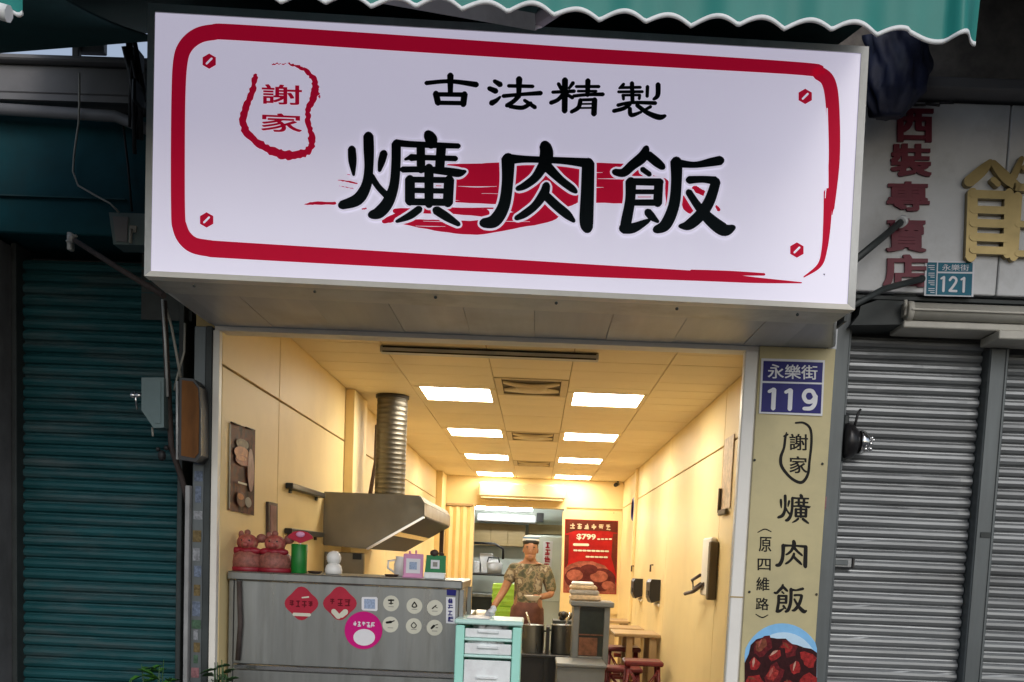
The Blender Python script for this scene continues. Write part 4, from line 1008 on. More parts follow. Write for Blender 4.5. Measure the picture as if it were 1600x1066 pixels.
MB().prism([fl(423, 789, .019), fl(432, 791, .019), fl(432, 838, .019), fl(423, 836, .019)], (-.0025, 0, 0)).build('inset', 'poster_mauve', pl)
for k, (z0, lab) in enumerate(((1.80, 'black wall rail mounted higher on the cream wall beside the hood'), (1.545, 'black wall rail mounted lower on the cream wall behind the green cup'))):
    t = thing('wall_rail', (XL, 1.65, z0), lab, 'rail', 'black rails on the cream wall')
    MB().box(XL + .002, 1.22, z0, XL + .045, 2.12, z0 + .032, .004).build('bar', 'black_plastic', t)
    for yb_ in (1.3, 2.0): MB().box(XL + .0005, yb_, z0 - .02, XL + .012, yb_ + .04, z0 - .001).build('bracket', 'dark_steel', t)
gp = MB().tube([(XL + .09, 3.86, 2.5), (XL + .082, 3.88, 2.2), (XL + .03, 3.92, 1.85)], [.016, .013, .02], 8)
gp.build('hanging_pipe', 'dark_wood', origin=Vector((XL + .05, 3.9, 1.85)), label='thin dark pipe hanging on the wall between column and silver duct', cat='pipe')

# range hood with duct
hd = thing('range_hood', (-1.1, 3.4, 1.5), 'stainless range hood with slanted underside over the counter', 'range hood')
ya, yb2 = 2.28, 4.35
A = [at(505, 770, y=ya), at(655, 776, y=ya), at(661, 786, y=ya), at(661, 806, y=ya), at(572, 856, y=ya), at(505, 850, y=ya)]
MB().prism(A, (0, .012, 0)).build('side_panel', 'stainless_warm', hd)
def along(p, y): return Vector((p.x, y, p.z))
def strip(i, j, m_, name, ins=0., y0=ya + .013, y1=yb2, lift=Vector((0, 0, 0))):
    a, b = A[i], A[j]; d = (b - a)
    a2, b2 = a + d * ins, b - d * ins
    nrm = Vector((-d.z, 0, d.x)).normalized() * .008
    return MB().prism([along(a2, y0) + lift, along(b2, y0) + lift, along(b2, y0) + nrm + lift, along(a2, y0) + nrm + lift], (0, y1 - y0, 0)).build(name, m_, hd)
strip(0, 1, 'stainless_warm', 'top_panel'); strip(1, 2, 'stainless_warm', 'lip'); strip(2, 3, 'stainless_warm', 'front_lip')
strip(3, 4, 'hood_dark', 'underside'); strip(4, 5, 'stainless_warm', 'grease_tray')
d = (A[4] - A[3]).normalized(); nn = Vector((d.z, 0, -d.x)); nn = nn if nn.z < 0 else -nn
m_ = A[3] + d * ((A[4] - A[3]).length * .45)
MB().prism([along(m_ + nn * .004, ya + .1), along(m_ + d * .05 + nn * .004, ya + .1), along(m_ + d * .05 + nn * .012, ya + .1), along(m_ + nn * .012, ya + .1)], (0, 1.9, 0)).build('light_strip', 'chrome', hd)
MB().prism([along(A[3] + nn * .003, ya), along(A[4] + nn * .003, ya), along(A[4] + nn * .018, ya), along(A[3] + nn * .018, ya)], (0, .02, 0)).build('rim', 'chrome', hd)
MB().prism(A, (0, .012, 0)).build('end_panel', 'stainless_warm', hd).location = (0, yb2 - ya + .001, 0)
dc = thing('exhaust_duct', (-1.13, 3.2, 1.86), 'silver spiral exhaust duct rising from the hood to the ceiling', 'duct')
mb = MB(); prof = []
zz = A[0].z + .002; n = 0
while zz < 2.636:
    prof.append((.114, zz)); prof.append((.114, zz + .026)); prof.append((.1158, zz + .029)); prof.append((.1158, zz + .033)); zz += .036
mb.lathe([(r_, min(z_, 2.6395)) for r_, z_ in prof], (-1.13, 3.2, 0), 28).build('spiral_tube', 'duct_metal', dc)
MB().lathe([(.12, A[0].z + .0015), (.135, A[0].z + .002), (.135, A[0].z + .018), (.122, A[0].z + .03)], (-1.13, 3.2, 0), 28).build('collar', 'chrome', dc)
MB().lathe([(.122, 2.615), (.126, 2.62), (.126, 2.6385)], (-1.13, 3.2, 0), 28).build('collar', 'hood_dark', dc)
sb = thing('cooker_back_panel', (-1.3, 2.4, 0), 'stainless upright panel standing under the hood behind the white snowman', 'panel')
MB().box(XL + .004, 2.33, 0, -1.165, 2.37, 1.455, .004).build('panel', 'stainless_warm', sb)
MB().box(-1.24, 2.318, 1.41, -1.18, 2.329, 1.45).build('switch_plate', 'black_plastic', sb)
hp = MB().box(-.845, 4.30, .9, -.81, 4.335, 1.78, .003).build('hood_post', 'dark_wood', origin=Vector((-.82, 4.3, .9)), label='slim dark post under the far corner of the hood', cat='post')

# counter -------------------------------------------------------------------------------
ct = thing('service_counter', (-.88, .4, 0), 'brushed stainless service counter plastered with stickers', 'counter')
CZ = 1.345; YF = .15
MB().box(-1.43, YF - .02, CZ - .04, -.335, .74, CZ, .006).build('worktop', 'stainless', ct)
MB().box(-1.40, YF, .915, -.352, YF + .02, CZ - .0415, .002).build('front_panel', 'stainless', ct)
MB().box(-1.40, YF, .10, -.352, YF + .02, .885, .002).build('front_panel', 'stainless', ct)
MB().box(-1.38, YF + .0205, .1, -.37, YF + .0235, CZ - .0425).build('gap_light_block', 'stainless', ct)  # unseen sheet added to stop inside light showing through the panel gaps
MB().box(-1.40, YF - .008, .887, -.352, YF + .0202, .913, .004).build('rail', 'chrome', ct)
for x in (-1.425, -.35):
    MB().box(x, YF, 0, x + .022, YF + .03, CZ - .041, .002).box(x, .70, 0, x + .022, .73, CZ - .041, .002).build('leg', 'stainless', ct)
MB().tube([(-1.375, YF - .012, 1.30), (-1.365, YF - .014, 1.1), (-1.375, YF - .012, .93)], .012).build('side_pipe', 'rust_pipe', ct)
MB().box(-1.40, YF + .022, .1, -1.385, .7, CZ - .042).box(-.367, YF + .022, .1, -.352, .7, CZ - .042).build('side_panel', 'stainless', ct)
cf = lambda x, y, l=.002: at(x, y, y=YF - l)
def sticker(name, pts, m_, label):
    return MB().prism([cf(x, y, .0016) for x, y in pts], (0, .0014, 0)).build(name, m_, ct, label=label)
def marks(parent_pts, m_, base, name='print'):
    mb = MB()
    for i, s in enumerate(parent_pts): poly2mesh(mb, *stroke_faces(s), lambda x, y: cf(x, y, base + i * 2e-5))
    return mb.build(name, m_, ct, recalc=False)
def squiggle(x, y, w_, h, wd):
    out = [[(x + random.uniform(0, .2) * w_, y - h * (.45 - .3 * k), wd), (x + w_ * random.uniform(.75, 1), y - h * (.42 - .3 * k) + random.uniform(-.4, .4), wd)] for k in random.sample(range(4), random.choice((2, 3)))]
    for k in range(random.choice((1, 2))):
        u = random.uniform(.2, .8); out.append([(x + u * w_, y - h * .5, wd), (x + w_ * (u + random.uniform(-.25, .2)), y + h * random.uniform(.2, .55), wd * .9)])
    return out
def lantern(cx, cy):
    r_ = 24; return [(cx + r_ * math.cos(t) * (1 + .10 * math.cos(4 * t)), cy + r_ * math.sin(t) * (1 + .10 * math.cos(4 * t))) for t in [2 * math.pi * k / 32 for k in range(32)]]
sticker('sticker', lantern(471, 943), 'print_red', 'red diamond sticker with dark lettering and a pale band')
sticker('sticker', lantern(531, 943), 'print_red', 'red diamond sticker with dark lettering and two pale patches')
for k in range(4): marks(squiggle(452 + k * 10, 943 + k * .5, 7, 9, 1.8), 'print_darkred', .0024)
for k in range(3): marks(squiggle(515 + k * 12, 941 + k * .5, 9, 10, 1.8), 'print_darkred', .0024)
marks([[(459, 960, 5), (484, 961, 5)], [(472, 934, 2), (482, 933, 2.5)]], 'print_ivory', .0024)
marks([[(521, 955, 8), (529, 964, 8)], [(533, 962, 8), (540, 956, 9)]], 'print_ivory', .0026)
sticker('sticker', [(566, 933), (588, 933), (590, 935), (590, 953), (588, 955), (567, 954), (565, 952), (565, 935)], 'print_white', 'small rounded white square sticker with a pale blue middle')
MB().prism([cf(x, y, .003) for x, y in ((569, 936), (586, 936.5), (586, 951.5), (569, 951))], (0, .0012, 0)).build('print', 'print_paleblue', ct)
icons = [(611, 943), (647.5, 947), (679.5, 950), (610, 976), (646.5, 978.5), (679, 981)]
for i, (x, y) in enumerate(icons):
    sticker('sticker', disc_pts(x, y, 12.4, n=24), 'print_ivory', 'round ivory icon sticker')
    marks([[(x - 4, y + 5, 1), (x + 4, y + 5.3, 1)]], 'print_grey', .0024)
    sh_ = [[[(x - 4, y - 5, 2.5), (x + 4, y - 5, 2.5)], [(x, y - 6, 2), (x, y + 1, 2.2)], [(x - 3, y, 1.5), (x + 3, y, 1.5)]], [[(x, y - 6, 2), (x - 3.5, y, 2), (x, y + 2, 2), (x + 3.5, y, 2), (x, y - 6, 2)]],
           [[(x - 4, y + 1, 2), (x + 2, y - 4, 1.6)], [(x, y - 2, 1), (x + 4, y, 1)]], [[(x - 6, y - 3, 3.4), (x + 1, y - 4, 4)], [(x + 1, y - 4, 2), (x + 6, y - 6, 1.6)]],
           [[(x, y - 6, 1.4), (x - 4, y - 1, 1.4), (x, y + 3, 1.4), (x + 4, y - 1, 1.4), (x, y - 6, 1.4)]], [[(x - 5, y + 1, 3), (x - 1, y - 3, 4)], [(x + 1, y - 4, 1.2), (x + 5, y - 5, 1.2)], [(x + 2, y, 1), (x + 5, y, 1)]]][i]
    marks(sh_, 'print_black', .0026)
sticker('sticker', disc_pts(568, 985, 29.5, n=36), 'print_magenta', 'large magenta round sticker with white lettering and a white oval').location.y -= .0022
mb_l = []
for k in range(5): mb_l += squiggle(552 + k * 7, 975 + k * .4, 5, 7, 1.5)
marks(mb_l, 'print_white', .0046)
flat('print', disc_pts(569, 996, 17, 13, 24), lambda a, b: cf(a, b, .0046), 'print_white', ct)
tg = thing('hanging_label', cf(705, 950, .004), 'white strip label with four dark characters clipped at the counter edge', 'label')
MB().prism([cf(x, y, .006) for x, y in ((697, 933), (711.5, 933.5), (711, 975), (697, 974))], (0, .002, 0)).build('strip', 'print_white', tg)
MB().prism([cf(x, y, .008) for x, y in ((698, 921), (713, 922), (712, 931), (698, 930))], (0, .004, 0)).build('clip', 'plate_blue', tg)
for k in range(4):
    mb = MB()
    for i, s in enumerate(squiggle(700, 939 + k * 9.5, 8, 6.5, 1.7)): poly2mesh(mb, *stroke_faces(s), lambda x, y: cf(x, y, .0072 + i * 2e-5))
    mb.build('character', 'plate_blue', tg, recalc=False)

# things on the counter
def doll(px, lab):
    c = at(px, 893, y=.30); c.z = CZ
    t = thing('pig_doll', c, lab, 'doll', 'red lucky pig dolls on the counter')
    W = lambda *a: Vector(a) + c
    MB().lathe([(.05, .001), (.078, .006), (.084, .04), (.076, .075), (.052, .10), (.03, .112)], c, 18).build('sack_body', 'sack_brown', t)
    MB().lathe([(.086, .0), (.088, .004), (.088, .016), (.085, .02)], c, 18).build('base_band', 'doll_red', t)
    MB().ball(W(0, -.01, .135), (.052, .045, .042)).build('head', 'pink_doll', t)
    MB().ball(W(0, -.055, .126), (.018, .012, .013), 10, 6).build('snout', 'pink_doll', t)
    MB().ball(W(-.034, 0, .172), (.014, .01, .020), 8, 6).ball(W(-.004, .0, .182), (.016, .01, .016), 8, 6).build('horn', 'sack_brown', t)
    MB().ball(W(.064, 0, .158), (.026, .016, .022), 10, 6).tube([W(.045, 0, .14), W(.066, 0, .156)], .010, 6).build('ear', 'sack_brown', t)
    MB().ball(W(-.036, -.035, .096), (.036, .018, .018), 10, 6).ball(W(.036, -.035, .096), (.036, .018, .018), 10, 6).ball(W(0, -.05, .094), .013, 8, 6).lathe([(.056, .09), (.062, .098), (.054, .108)], c, 16).build('bow', 'doll_red', t)
    MB().ball(W(-.082, -.01, .085), (.02, .016, .026), 8, 6).build('arm', 'doll_red', t)
    for s_ in (-1, 1): MB().ball(W(s_ * .018, -.05, .146), .0045, 6, 5).build('eye', 'black_plastic', t)
    return t
doll(387, 'red lucky pig doll at the wall end of the counter')
doll(430, 'red lucky pig doll next to the green cup')
c = at(467, 896, y=.28); c.z = CZ
gc = thing('green_cup', c, 'tall plain green cylinder cup on the counter', 'cup')
MB().lathe([(.036, .001), (.037, .003), (.0385, .136), (.036, .138), (.034, .12), (.033, .01)], c, 20).build('cup', 'green_cup', gc)
c2v = Vector((c.x + .003, c.y + .005, CZ + .012))
pw = thing('pinwheel', c2v, 'red and pink fan shaped ornament on a stick in the green cup', 'ornament')
MB().tube([c2v, c2v + Vector((0, 0, .15))], .004, 6).build('stick', 'print_white', pw)
fan = [c2v + Vector((0, -.004, .13))] + [c2v + Vector((.062 * math.sin(R(a)) * (1 + .06 * math.cos(a)), -.004, .148 + .046 * math.cos(R(a)) * .9)) for a in range(-80, 81, 16)]
MB().prism(fan, (0, .004, 0)).build('fan', 'print_red', pw)
MB().ball(c2v + Vector((0, -.006, .172)), (.022, .006, .014), 10, 6).build('rosette', 'pink_plastic', pw)
c = at(521, 898, y=.32); c.z = CZ
sn = thing('snowman_figurine', c, 'white snowman shaped figurine on the counter', 'figurine')
MB().lathe([(.030, .001), (.040, .004), (.042, .022), (.036, .042), (.026, .052)], c, 20).build('body', 'white_ceramic', sn)
MB().ball(c + Vector((0, 0, .078)), .036).build('head', 'white_ceramic', sn)
c = at(645, 902, y=.32); c.z = CZ
pk = thing('payment_stand', c, 'pink framed payment code stand near the counter end', 'stand')
MB().box(c.x - .048, c.y, CZ + .001, c.x + .048, c.y + .012, CZ + .115, .004).build('frame', 'pink_plastic', pk)
MB().box(c.x - .034, c.y - .002, CZ + .022, c.x + .034, c.y - .0005, CZ + .092).build('card', 'print_white', pk)
MB().box(c.x - .018, c.y - .0035, CZ + .04, c.x + .018, c.y - .0025, CZ + .076).build('code_area', 'print_paleblue', pk)
MB().box(c.x - .05, c.y - .01, CZ + .0005, c.x + .05, c.y + .04, CZ + .008, .002).build('foot', 'pink_plastic', pk)
MB().tube([(c.x - .018, c.y + .006, CZ + .114), (c.x - .018, c.y + .006, CZ + .128)], .006, 6).tube([(c.x + .012, c.y + .006, CZ + .114), (c.x + .012, c.y + .006, CZ + .132)], .005, 6).build('peg', 'pink_plastic', pk)
c = at(679, 902, y=.32); c.z = CZ
gs = thing('payment_stand', c, 'green framed payment code stand with a brown knob on top', 'stand')
MB().prism([(c.x - .048, c.y, CZ + .03), (c.x - .042, c.y, CZ + .112), (c.x + .05, c.y, CZ + .112), (c.x + .052, c.y, CZ + .03)], (0, .012, 0)).build('frame', 'green_stand', gs)
MB().box(c.x - .02, c.y - .003, CZ + .048, c.x + .022, c.y - .0005, CZ + .09).build('card', 'print_white', gs)
MB().box(c.x - .010, c.y - .0045, CZ + .058, c.x + .012, c.y - .0035, CZ + .08).build('code_area', 'print_grey', gs)
MB().box(c.x - .05, c.y - .02, CZ + .0005, c.x + .05, c.y + .05, CZ + .03, .003).build('clear_foot', 'clear_drawer', gs)
MB().ball((c.x - .005, c.y + .006, CZ + .122), (.022, .012, .018), 10, 6).ball((c.x + .03, c.y + .006, CZ + .118), (.012, .01, .01), 8, 6).build('knob', 'dark_wood', gs)
c = at(622, 898, y=.50); c.z = CZ
jug = thing('jug', c, 'cream jug with a curved handle behind the pink stand', 'jug')
MB().lathe([(.028, .001), (.032, .01), (.034, .06), (.026, .09), (.028, .10)], (c.x + .012, c.y, CZ), 16).build('body', 'white_ceramic', jug)
MB().tube([(c.x - .018, c.y, CZ + .08), (c.x - .05, c.y, CZ + .075), (c.x - .052, c.y, CZ + .04), (c.x - .02, c.y, CZ + .02)], .006, 6).build('handle', 'white_ceramic', jug)
for px, m_, lab in ((612, 'dark_wood', 'small flat dark dish on the counter before the cream jug'), (492, 'dark_wood', 'small dark flat tray on the counter beside the green cup')):
    c = at(px, 899, y=.36); c.z = CZ
    MB().lathe([(.028, .001), (.036, .010), (.034, .012), (.02, .006), (.0, .006)], c, 16).build('dish', m_, origin=c, label=lab, cat='dish')

# mint drawer tower
mt = thing('drawer_tower', (-.2, .1, 0), 'mint green plastic drawer tower beside the stainless counter', 'drawers')
x0, x1, y0, y1 = -.348, -.052, -.02, .34; TZ = 1.178
MB().box(x0 - .006, y0 - .006, TZ - .022, x1 + .006, y1, TZ, .006).build('top', 'mint_pale', mt)
for x in (x0, x1 - .04): MB().box(x, y0, 0, x + .04, y1, TZ - .029, .004).build('side', 'mint', mt)
MB().box(x0 + .041, y1 - .02, .03, x1 - .041, y1, TZ - .03).build('back', 'mint', mt)
zs = [TZ - .029, TZ - .095, TZ - .17, TZ - .385, TZ - .60, TZ - .815, .06]
for i, (a, b) in enumerate(zip(zs, zs[1:])):
    MB().box(x0 + .0405, y0 - .004, b, x1 - .0405, y0 + .03, b + .012, .003).build('rail', 'mint_pale', mt)
    dr = MB().box(x0 + .043, y0 + .004, b + .014, x1 - .043, y0 + .012, a - .012, .003).build('drawer_front', 'clear_drawer', mt)
    MB().box(x0 + .10, y0 - .008, b + (a - b) * .55, x1 - .10, y0 + .0035, b + (a - b) * .55 + .012, .003).build('handle', 'clear_drawer', dr)
    mb = MB()
    for k in range(9): mb.ball((random.uniform(x0 + .08, x1 - .08), y0 + random.uniform(.03, .08), b + .04 + random.uniform(0, (a - b) * .35)), (random.uniform(.02, .05), .02, random.uniform(.012, .03)), 8, 5)
    mb.build('contents', 'bag_white' if i % 2 else 'bag_grey', mt)
MB().box(x0 + .045, y0 + .02, TZ + .001, x0 + .15, y1 - .1, TZ + .006, .002).build('paper_sheet', 'print_white', origin=Vector((x0 + .1, .1, TZ)), label='white paper lying on the mint drawer tower', cat='paper')
c = Vector((-.20, .22, TZ + .001)); mb = MB()
for k in range(5): mb.ball(c + Vector((random.uniform(-.02, .03), random.uniform(-.03, .03), .012 + .008 * k)), (.026 - .003 * k, .024, .012), 8, 5)
mb.build('crumpled_bag', 'bag_white', origin=c, label='small crumpled white bag on top of the mint drawer tower', cat='bag')

# cook's station: pots on burners, grey cabinet, work table
wt = thing('work_table', (.35, 4.0, 0), 'low grey steel work table in front of the pots', 'table')
c = at(869, 1036, y=3.9); c2 = at(948, 1036, y=3.9)
MB().box(c.x, 3.9, c.z - .03, c2.x, 4.45, c.z, .006).build('table_top', 'grey_cabinet', wt)
MB().box(c.x + .01, 3.92, .02, c2.x - .01, 4.43, c.z - .032, .004).build('front_panel', 'grey_cabinet', wt)
gcab = thing('display_cabinet', (.45, 4.7, 0), 'grey glass fronted cabinet right of the steel pots', 'cabinet')
a = at(897, 941, y=4.5); b = at(949, 1045, y=4.5)
MB().box(a.x - .028, 4.46, a.z - .035, b.x + .03, 4.95, a.z + .012, .008).build('top', 'grey_cabinet', gcab)
W_ = b.x - a.x
MB().box(a.x, 4.5, .55, a.x + .055, 4.93, a.z - .036, .004).box(b.x - .05, 4.5, .55, b.x, 4.93, a.z - .036, .004).box(a.x + .056, 4.5, .55, b.x - .051, 4.93, b.z + .10, .004).build('frame', 'grey_cabinet', gcab)
MB().box(a.x + .056, 4.51, b.z + .102, b.x - .051, 4.52, a.z - .037).build('glass_door', 'dark_glass', gcab)
MB().box(a.x + .056, 4.502, b.z + .29, b.x - .051, 4.509, b.z + .30).box(a.x + .06, 4.503, b.z + .11, b.x - .10, 4.508, b.z + .27).build('shelf_goods', 'poster_brown', gcab)
MB().box(a.x + .02, 4.52, 0, b.x - .02, 4.92, .549).build('plinth', 'grey_cabinet', gcab)
c = at(915, 934, y=4.62); zt_ = a.z + .0125
pkg = thing('wrapped_stack', (c.x, 4.65, zt_), 'stack of pale wrapped packages on top of the grey cabinet', 'packages')
for k, (dx, wd, h, m_) in enumerate(((0, .145, .05, 'wrap'), (-.01, .135, .045, 'bag_grey'), (-.02, .125, .04, 'wrap'), (-.03, .10, .03, 'bag_white'))):
    z0 = zt_ + [0, .051, .097, .138][k]; MB().box(c.x + dx - wd, 4.55, z0 + .0005, c.x + dx + wd * .95, 4.8, z0 + h, .014).build('package', m_, pkg)
for px, lab in ((832, 'steel stock pot in front of the cook'), (876, 'steel stock pot beside the grey cabinet')):
    p = at(px, 1023, y=5.1); zb_ = p.z
    t = thing('stock_pot', (p.x, 5.2, zb_), lab, 'pot', 'steel stock pots on the burner stand')
    r_ = .098
    MB().lathe([(r_ - .006, .0), (r_, .008), (r_, .27), (r_ + .006, .274), (r_ + .006, .28), (r_ - .004, .28), (r_ - .004, .02), (0, .018)], (p.x, 5.2, zb_), 26).build('pot', 'stainless', t)
    MB().lathe([(r_ - .006, .245), (0, .25)], (p.x, 5.2, zb_), 20).build('broth', 'braised_meat', t)
    for s_ in (-1, 1): MB().tube([(p.x + s_ * r_, 5.17, zb_ + .22), (p.x + s_ * (r_ + .03), 5.17, zb_ + .225), (p.x + s_ * (r_ + .03), 5.23, zb_ + .225), (p.x + s_ * r_, 5.23, zb_ + .22)], .007, 6).build('handle', 'black_plastic', t)
    MB().tube([(p.x - .02 * (1 if px < 850 else -1), 5.2, zb_ + .22), (p.x - .075 * (1 if px < 850 else -1), 5.16, zb_ + .40)], [.008, .011], 6).build('ladle', 'chrome', origin=Vector((p.x, 5.2, zb_ + .2)), label=('steel ladle standing in the pot in front of the cook' if px < 850 else 'steel ladle standing in the pot beside the grey cabinet'), cat='ladle')
bs = thing('burner_stand', (.1, 5.2, 0), 'black burner stand carrying the two steel pots', 'stand')
a = at(812, 1025, y=5.05); b = at(896, 1025, y=5.05)
MB().box(a.x - .25, 5.02, zb_ - .035, b.x, 5.45, zb_ - .002, .006).build('top', 'black_plastic', bs)
for x in (a.x - .24, (a.x + b.x) / 2 - .02, b.x - .04): MB().box(x, 5.03, 0, x + .04, 5.07, zb_ - .036).box(x, 5.40, 0, x + .04, 5.44, zb_ - .036).build('leg', 'black_plastic', bs)
MB().box(a.x - .23, 5.08, 0, b.x - .01, 5.1, zb_ - .036).build('front_panel', 'black_plastic', bs)
MB().box((a.x + b.x) / 2 - .012, 5.06, zb_ - .0015, (a.x + b.x) / 2 + .02, 5.4, zb_ + .26, .004).build('divider', 'black_plastic', bs)
mb = MB()
for k in range(6): mb.ball((b.x - .05 + random.uniform(-.07, .05), 5.6 + random.uniform(-.1, .1), zb_ + .31 + random.uniform(0, .06)), random.uniform(.02, .04), 8, 5)
MB().box(b.x - .2, 5.5, 0, b.x + .10, 5.8, zb_ + .30, .004).build('side_stand', 'dark_steel', origin=Vector((b.x, 5.6, 0)), label='dark stand holding black jars beyond the second pot', cat='stand')
mb.build('jar_cluster', 'black_plastic', origin=Vector((b.x, 5.6, zb_ + .3)), label='black jars and lids clustered beside the second pot', cat='jars')

# tables along the wall and maroon stools
tabs = [(5.45, .80, .36, 'dining table nearest the street along the cream wall'), (6.9, .76, .42, 'second dining table from the street along the cream wall'), (8.5, .75, .46, 'dining table farthest inside along the cream wall')]
for k, (y, z, wd, lab) in enumerate(tabs):
    t = thing('dining_table', (XR - wd / 2, y, 0), lab, 'table', 'dining tables along the cream wall')
    MB().box(XR - wd - .08, y - .30, z - .035, XR - .003, y + .30, z, .006).build('table_top', 'table_top', t)
    MB().box(XR - .10, y - .26, 0, XR - .03, y - .21, z - .036, .004).build('leg', 'table_top', t)
    MB().box(XR - .10, y + .21, 0, XR - .03, y + .26, z - .036, .004).build('leg', 'table_top', t)
    MB().box(XR - wd + .04, y - .26, 0, XR - wd + .10, y - .21, z - .036, .004).build('leg', 'table_top', t)
    MB().box(XR - wd + .04, y + .21, 0, XR - wd + .10, y + .26, z - .036, .004).build('leg', 'table_top', t)
def stool(x, y, z, lab, m_='stool_red'):
    t = thing('stool', (x, y, 0), lab, 'stool', 'maroon stools by the dining tables')
    MB().box(x - .17, y - .15, z - .045, x + .17, y + .15, z, .012).build('seat', m_, t)
    for sx in (-1, 1):
        for sy in (-1, 1):
            MB().tube([(x + sx * .13, y + sy * .11, z - .046), (x + sx * .17, y + sy * .145, .0)], [.016, .014], 6).build('leg', m_, t)
    for r0, r1 in ((-.125, -.105), (.105, .125)): MB().box(x - .15, y + r0, z * .5, x + .15, y + r1, z * .5 + .03).build('rung', m_, t)
    for s_ in (-1, 1): MB().tube([(x - .14, y - .12, z - .06), (x + s_ * .02, y - .13, z * .55), (x + .14, y - .12, z - .06)], .008, 5).build('brace', m_, t)
stool(.98, 4.45, .62, 'maroon stool nearest the street in front of the first table')
stool(.90, 5.62, .64, 'maroon stool tucked under the first dining table')
stool(.86, 4.98, .50, 'low maroon stool between the grey cabinet and first table')
stool(.92, 7.0, .46, 'maroon stool under the second dining table')
# wall fittings, table side
def dispenser(y, z0, z1, lab):
    t = thing('wall_dispenser', (XR, y, z0), lab, 'dispenser', 'black dispensers on the cream wall')
    MB().prism([(XR - .003, y - .17, z0 + .03), (XR - .08, y - .17, z0), (XR - .105, y - .17, z0 + .05), (XR - .105, y - .17, z1 - .03), (XR - .09, y - .17, z1), (XR - .003, y - .17, z1)], (0, .34, 0)).build('body', 'black_plastic', t)
    MB().box(XR - .112, y - .10, z0 + .07, XR - .1055, y + .10, z0 + .12, .002).build('slot', 'hood_dark', t)
    MB().box(XR - .02, y - .19, z0 - .03, XR - .003, y + .19, z0 - .003, .002).build('bracket', 'white_frame', t)
dispenser(5.55, 1.09, 1.32, 'black wall dispenser nearer the street above the tables')
dispenser(7.2, 1.075, 1.30, 'black wall dispenser farther inside above the tables')
for y, lab in ((6.1, 'small dark hook on the cream wall above the nearer dispenser'), (8.2, 'small dark hook on the cream wall near the far end')):
    z = 1.46 if y < 7 else 1.44
    MB().tube([(XR - .003, y, z), (XR - .03, y, z), (XR - .03, y, z - .07)], .01, 6).build('wall_hook', 'dark_wood', origin=Vector((XR, y, z)), label=lab, cat='hook')
ck = thing('wall_clock', (XR, 8.4, 2.02), 'dark rimmed round clock high on the cream wall', 'clock')
MB().lathe([(.10, .004), (.145, .006), (.15, .03), (.13, .045), (.125, .035)], (XR, 8.4, 2.15), 24, axis='x').build('rim', 'plate_blue', ck)
bpy.data.objects[ck.children[0].name].scale.x = -1; ck.children[0].location.x = 0
MB().lathe([(0, -.036), (.125, -.036)], (XR, 8.4, 2.15), 24, axis='x').build('face', 'dark_glass', ck)
sd = thing('soap_dispenser', (XR, 2.75, 1.2), 'white wall mounted dispenser with a curved spout near the opening', 'dispenser')
MB().box(XR - .045, 2.38, 1.26, XR - .003, 2.72, 1.66, .01).build('body', 'white_frame', sd)
MB().box(XR - .06, 2.30, 1.24, XR - .003, 2.375, 1.63, .006).build('side', 'vent_dark', sd)
MB().box(XR - .049, 2.42, 1.42, XR - .0455, 2.44, 1.60).build('slot', 'vent_dark', sd)
MB().tube([(XR - .05, 2.72, 1.40), (XR - .085, 2.85, 1.36), (XR - .075, 2.82, 1.30), (XR - .06, 2.62, 1.34)], .012, 8).tube([(XR - .05, 2.55, 1.34), (XR - .085, 2.78, 1.28), (XR - .1, 3.05, 1.255)], .014, 8).build('spout', 'dark_wood', sd)
mh = thing('menu_sheet', (XR, 2.15, 1.85), 'faded menu sheet in a small holder on the cream wall by the jamb', 'sheet')
MB().box(XR - .008, 1.98, 1.84, XR - .003, 2.30, 2.30).build('sheet', 'wrap', mh)
MB().box(XR - .03, 2.02, 1.80, XR - .0085, 2.28, 1.835, .004).tube([(XR - .02, 2.29, 1.82), (XR - .02, 2.29, 1.98)], .012, 6).build('holder', 'vent_dark', mh)
# poster on the back wall
po = thing('red_poster', (.77, 10.36, 1.0), 'large red food poster with a 799 price on the far wall', 'poster')
bk = lambda x, y, l=.0: at(x, y, y=10.362 - l)
MB().prism([bk(883, 811), bk(966, 814), bk(963, 929), bk(880, 926)], (0, .02, 0)).build('sheet', 'poster_red', po)
MB().prism([bk(879, 800, -.004), bk(972, 803, -.004), bk(969, 960, -.004), bk(876, 957, -.004)], (0, .018, 0)).build('mount', 'wall_cream', po)
L1 = lambda a, b: bk(a, b, .002)
flat('print', [(884, 812), (965, 815), (965, 833), (950, 830), (900, 829), (884, 834)], L1, 'poster_dark', po)
flat('print', [(883, 836), (889, 836), (888, 880), (882, 890)], L1, 'poster_dark', po)
flat('print', [(958, 834), (965, 834), (963, 900), (955, 870)], L1, 'poster_dark', po)
flat('print', [(882, 888), (890, 882), (905, 877), (925, 877), (945, 884), (956, 896), (962, 912), (962, 928), (881, 925)], lambda a, b: bk(a, b, .004), 'poster_meat', po)
for q_, (ex, ey, ew, eh, m_) in enumerate([(902, 903, 20, 17, 'poster_meat_dark'), (940, 906, 22, 18, 'poster_meat_dark'), (898, 899, 13, 9, 'poster_meat'), (936, 901, 14, 9, 'poster_meat'), (920, 890, 14, 8, 'poster_meat_dark'), (950, 915, 10, 7, 'poster_meat')]):
    flat('print', [(min(max(a_, 881.5), 962), min(b_, 925.5)) for a_, b_ in disc_pts(ex, ey, ew, eh, 18)], lambda a, b: bk(a, b, .006 + .0015 * q_), m_, po)
mb = MB(); text_quad(mb, '$799', rect(901, 834, 931, 844, .03), lambda a, b: bk(a, b, .006), .03); mb.build('price', 'print_ivory', po, recalc=False)
mb = MB()
for k in range(6):
    for s in squiggle(891 + k * 11.2, 822 + k * .4, 7, 7, 1.7): poly2mesh(mb, *stroke_faces(s), lambda a, b: bk(a, b, .006))
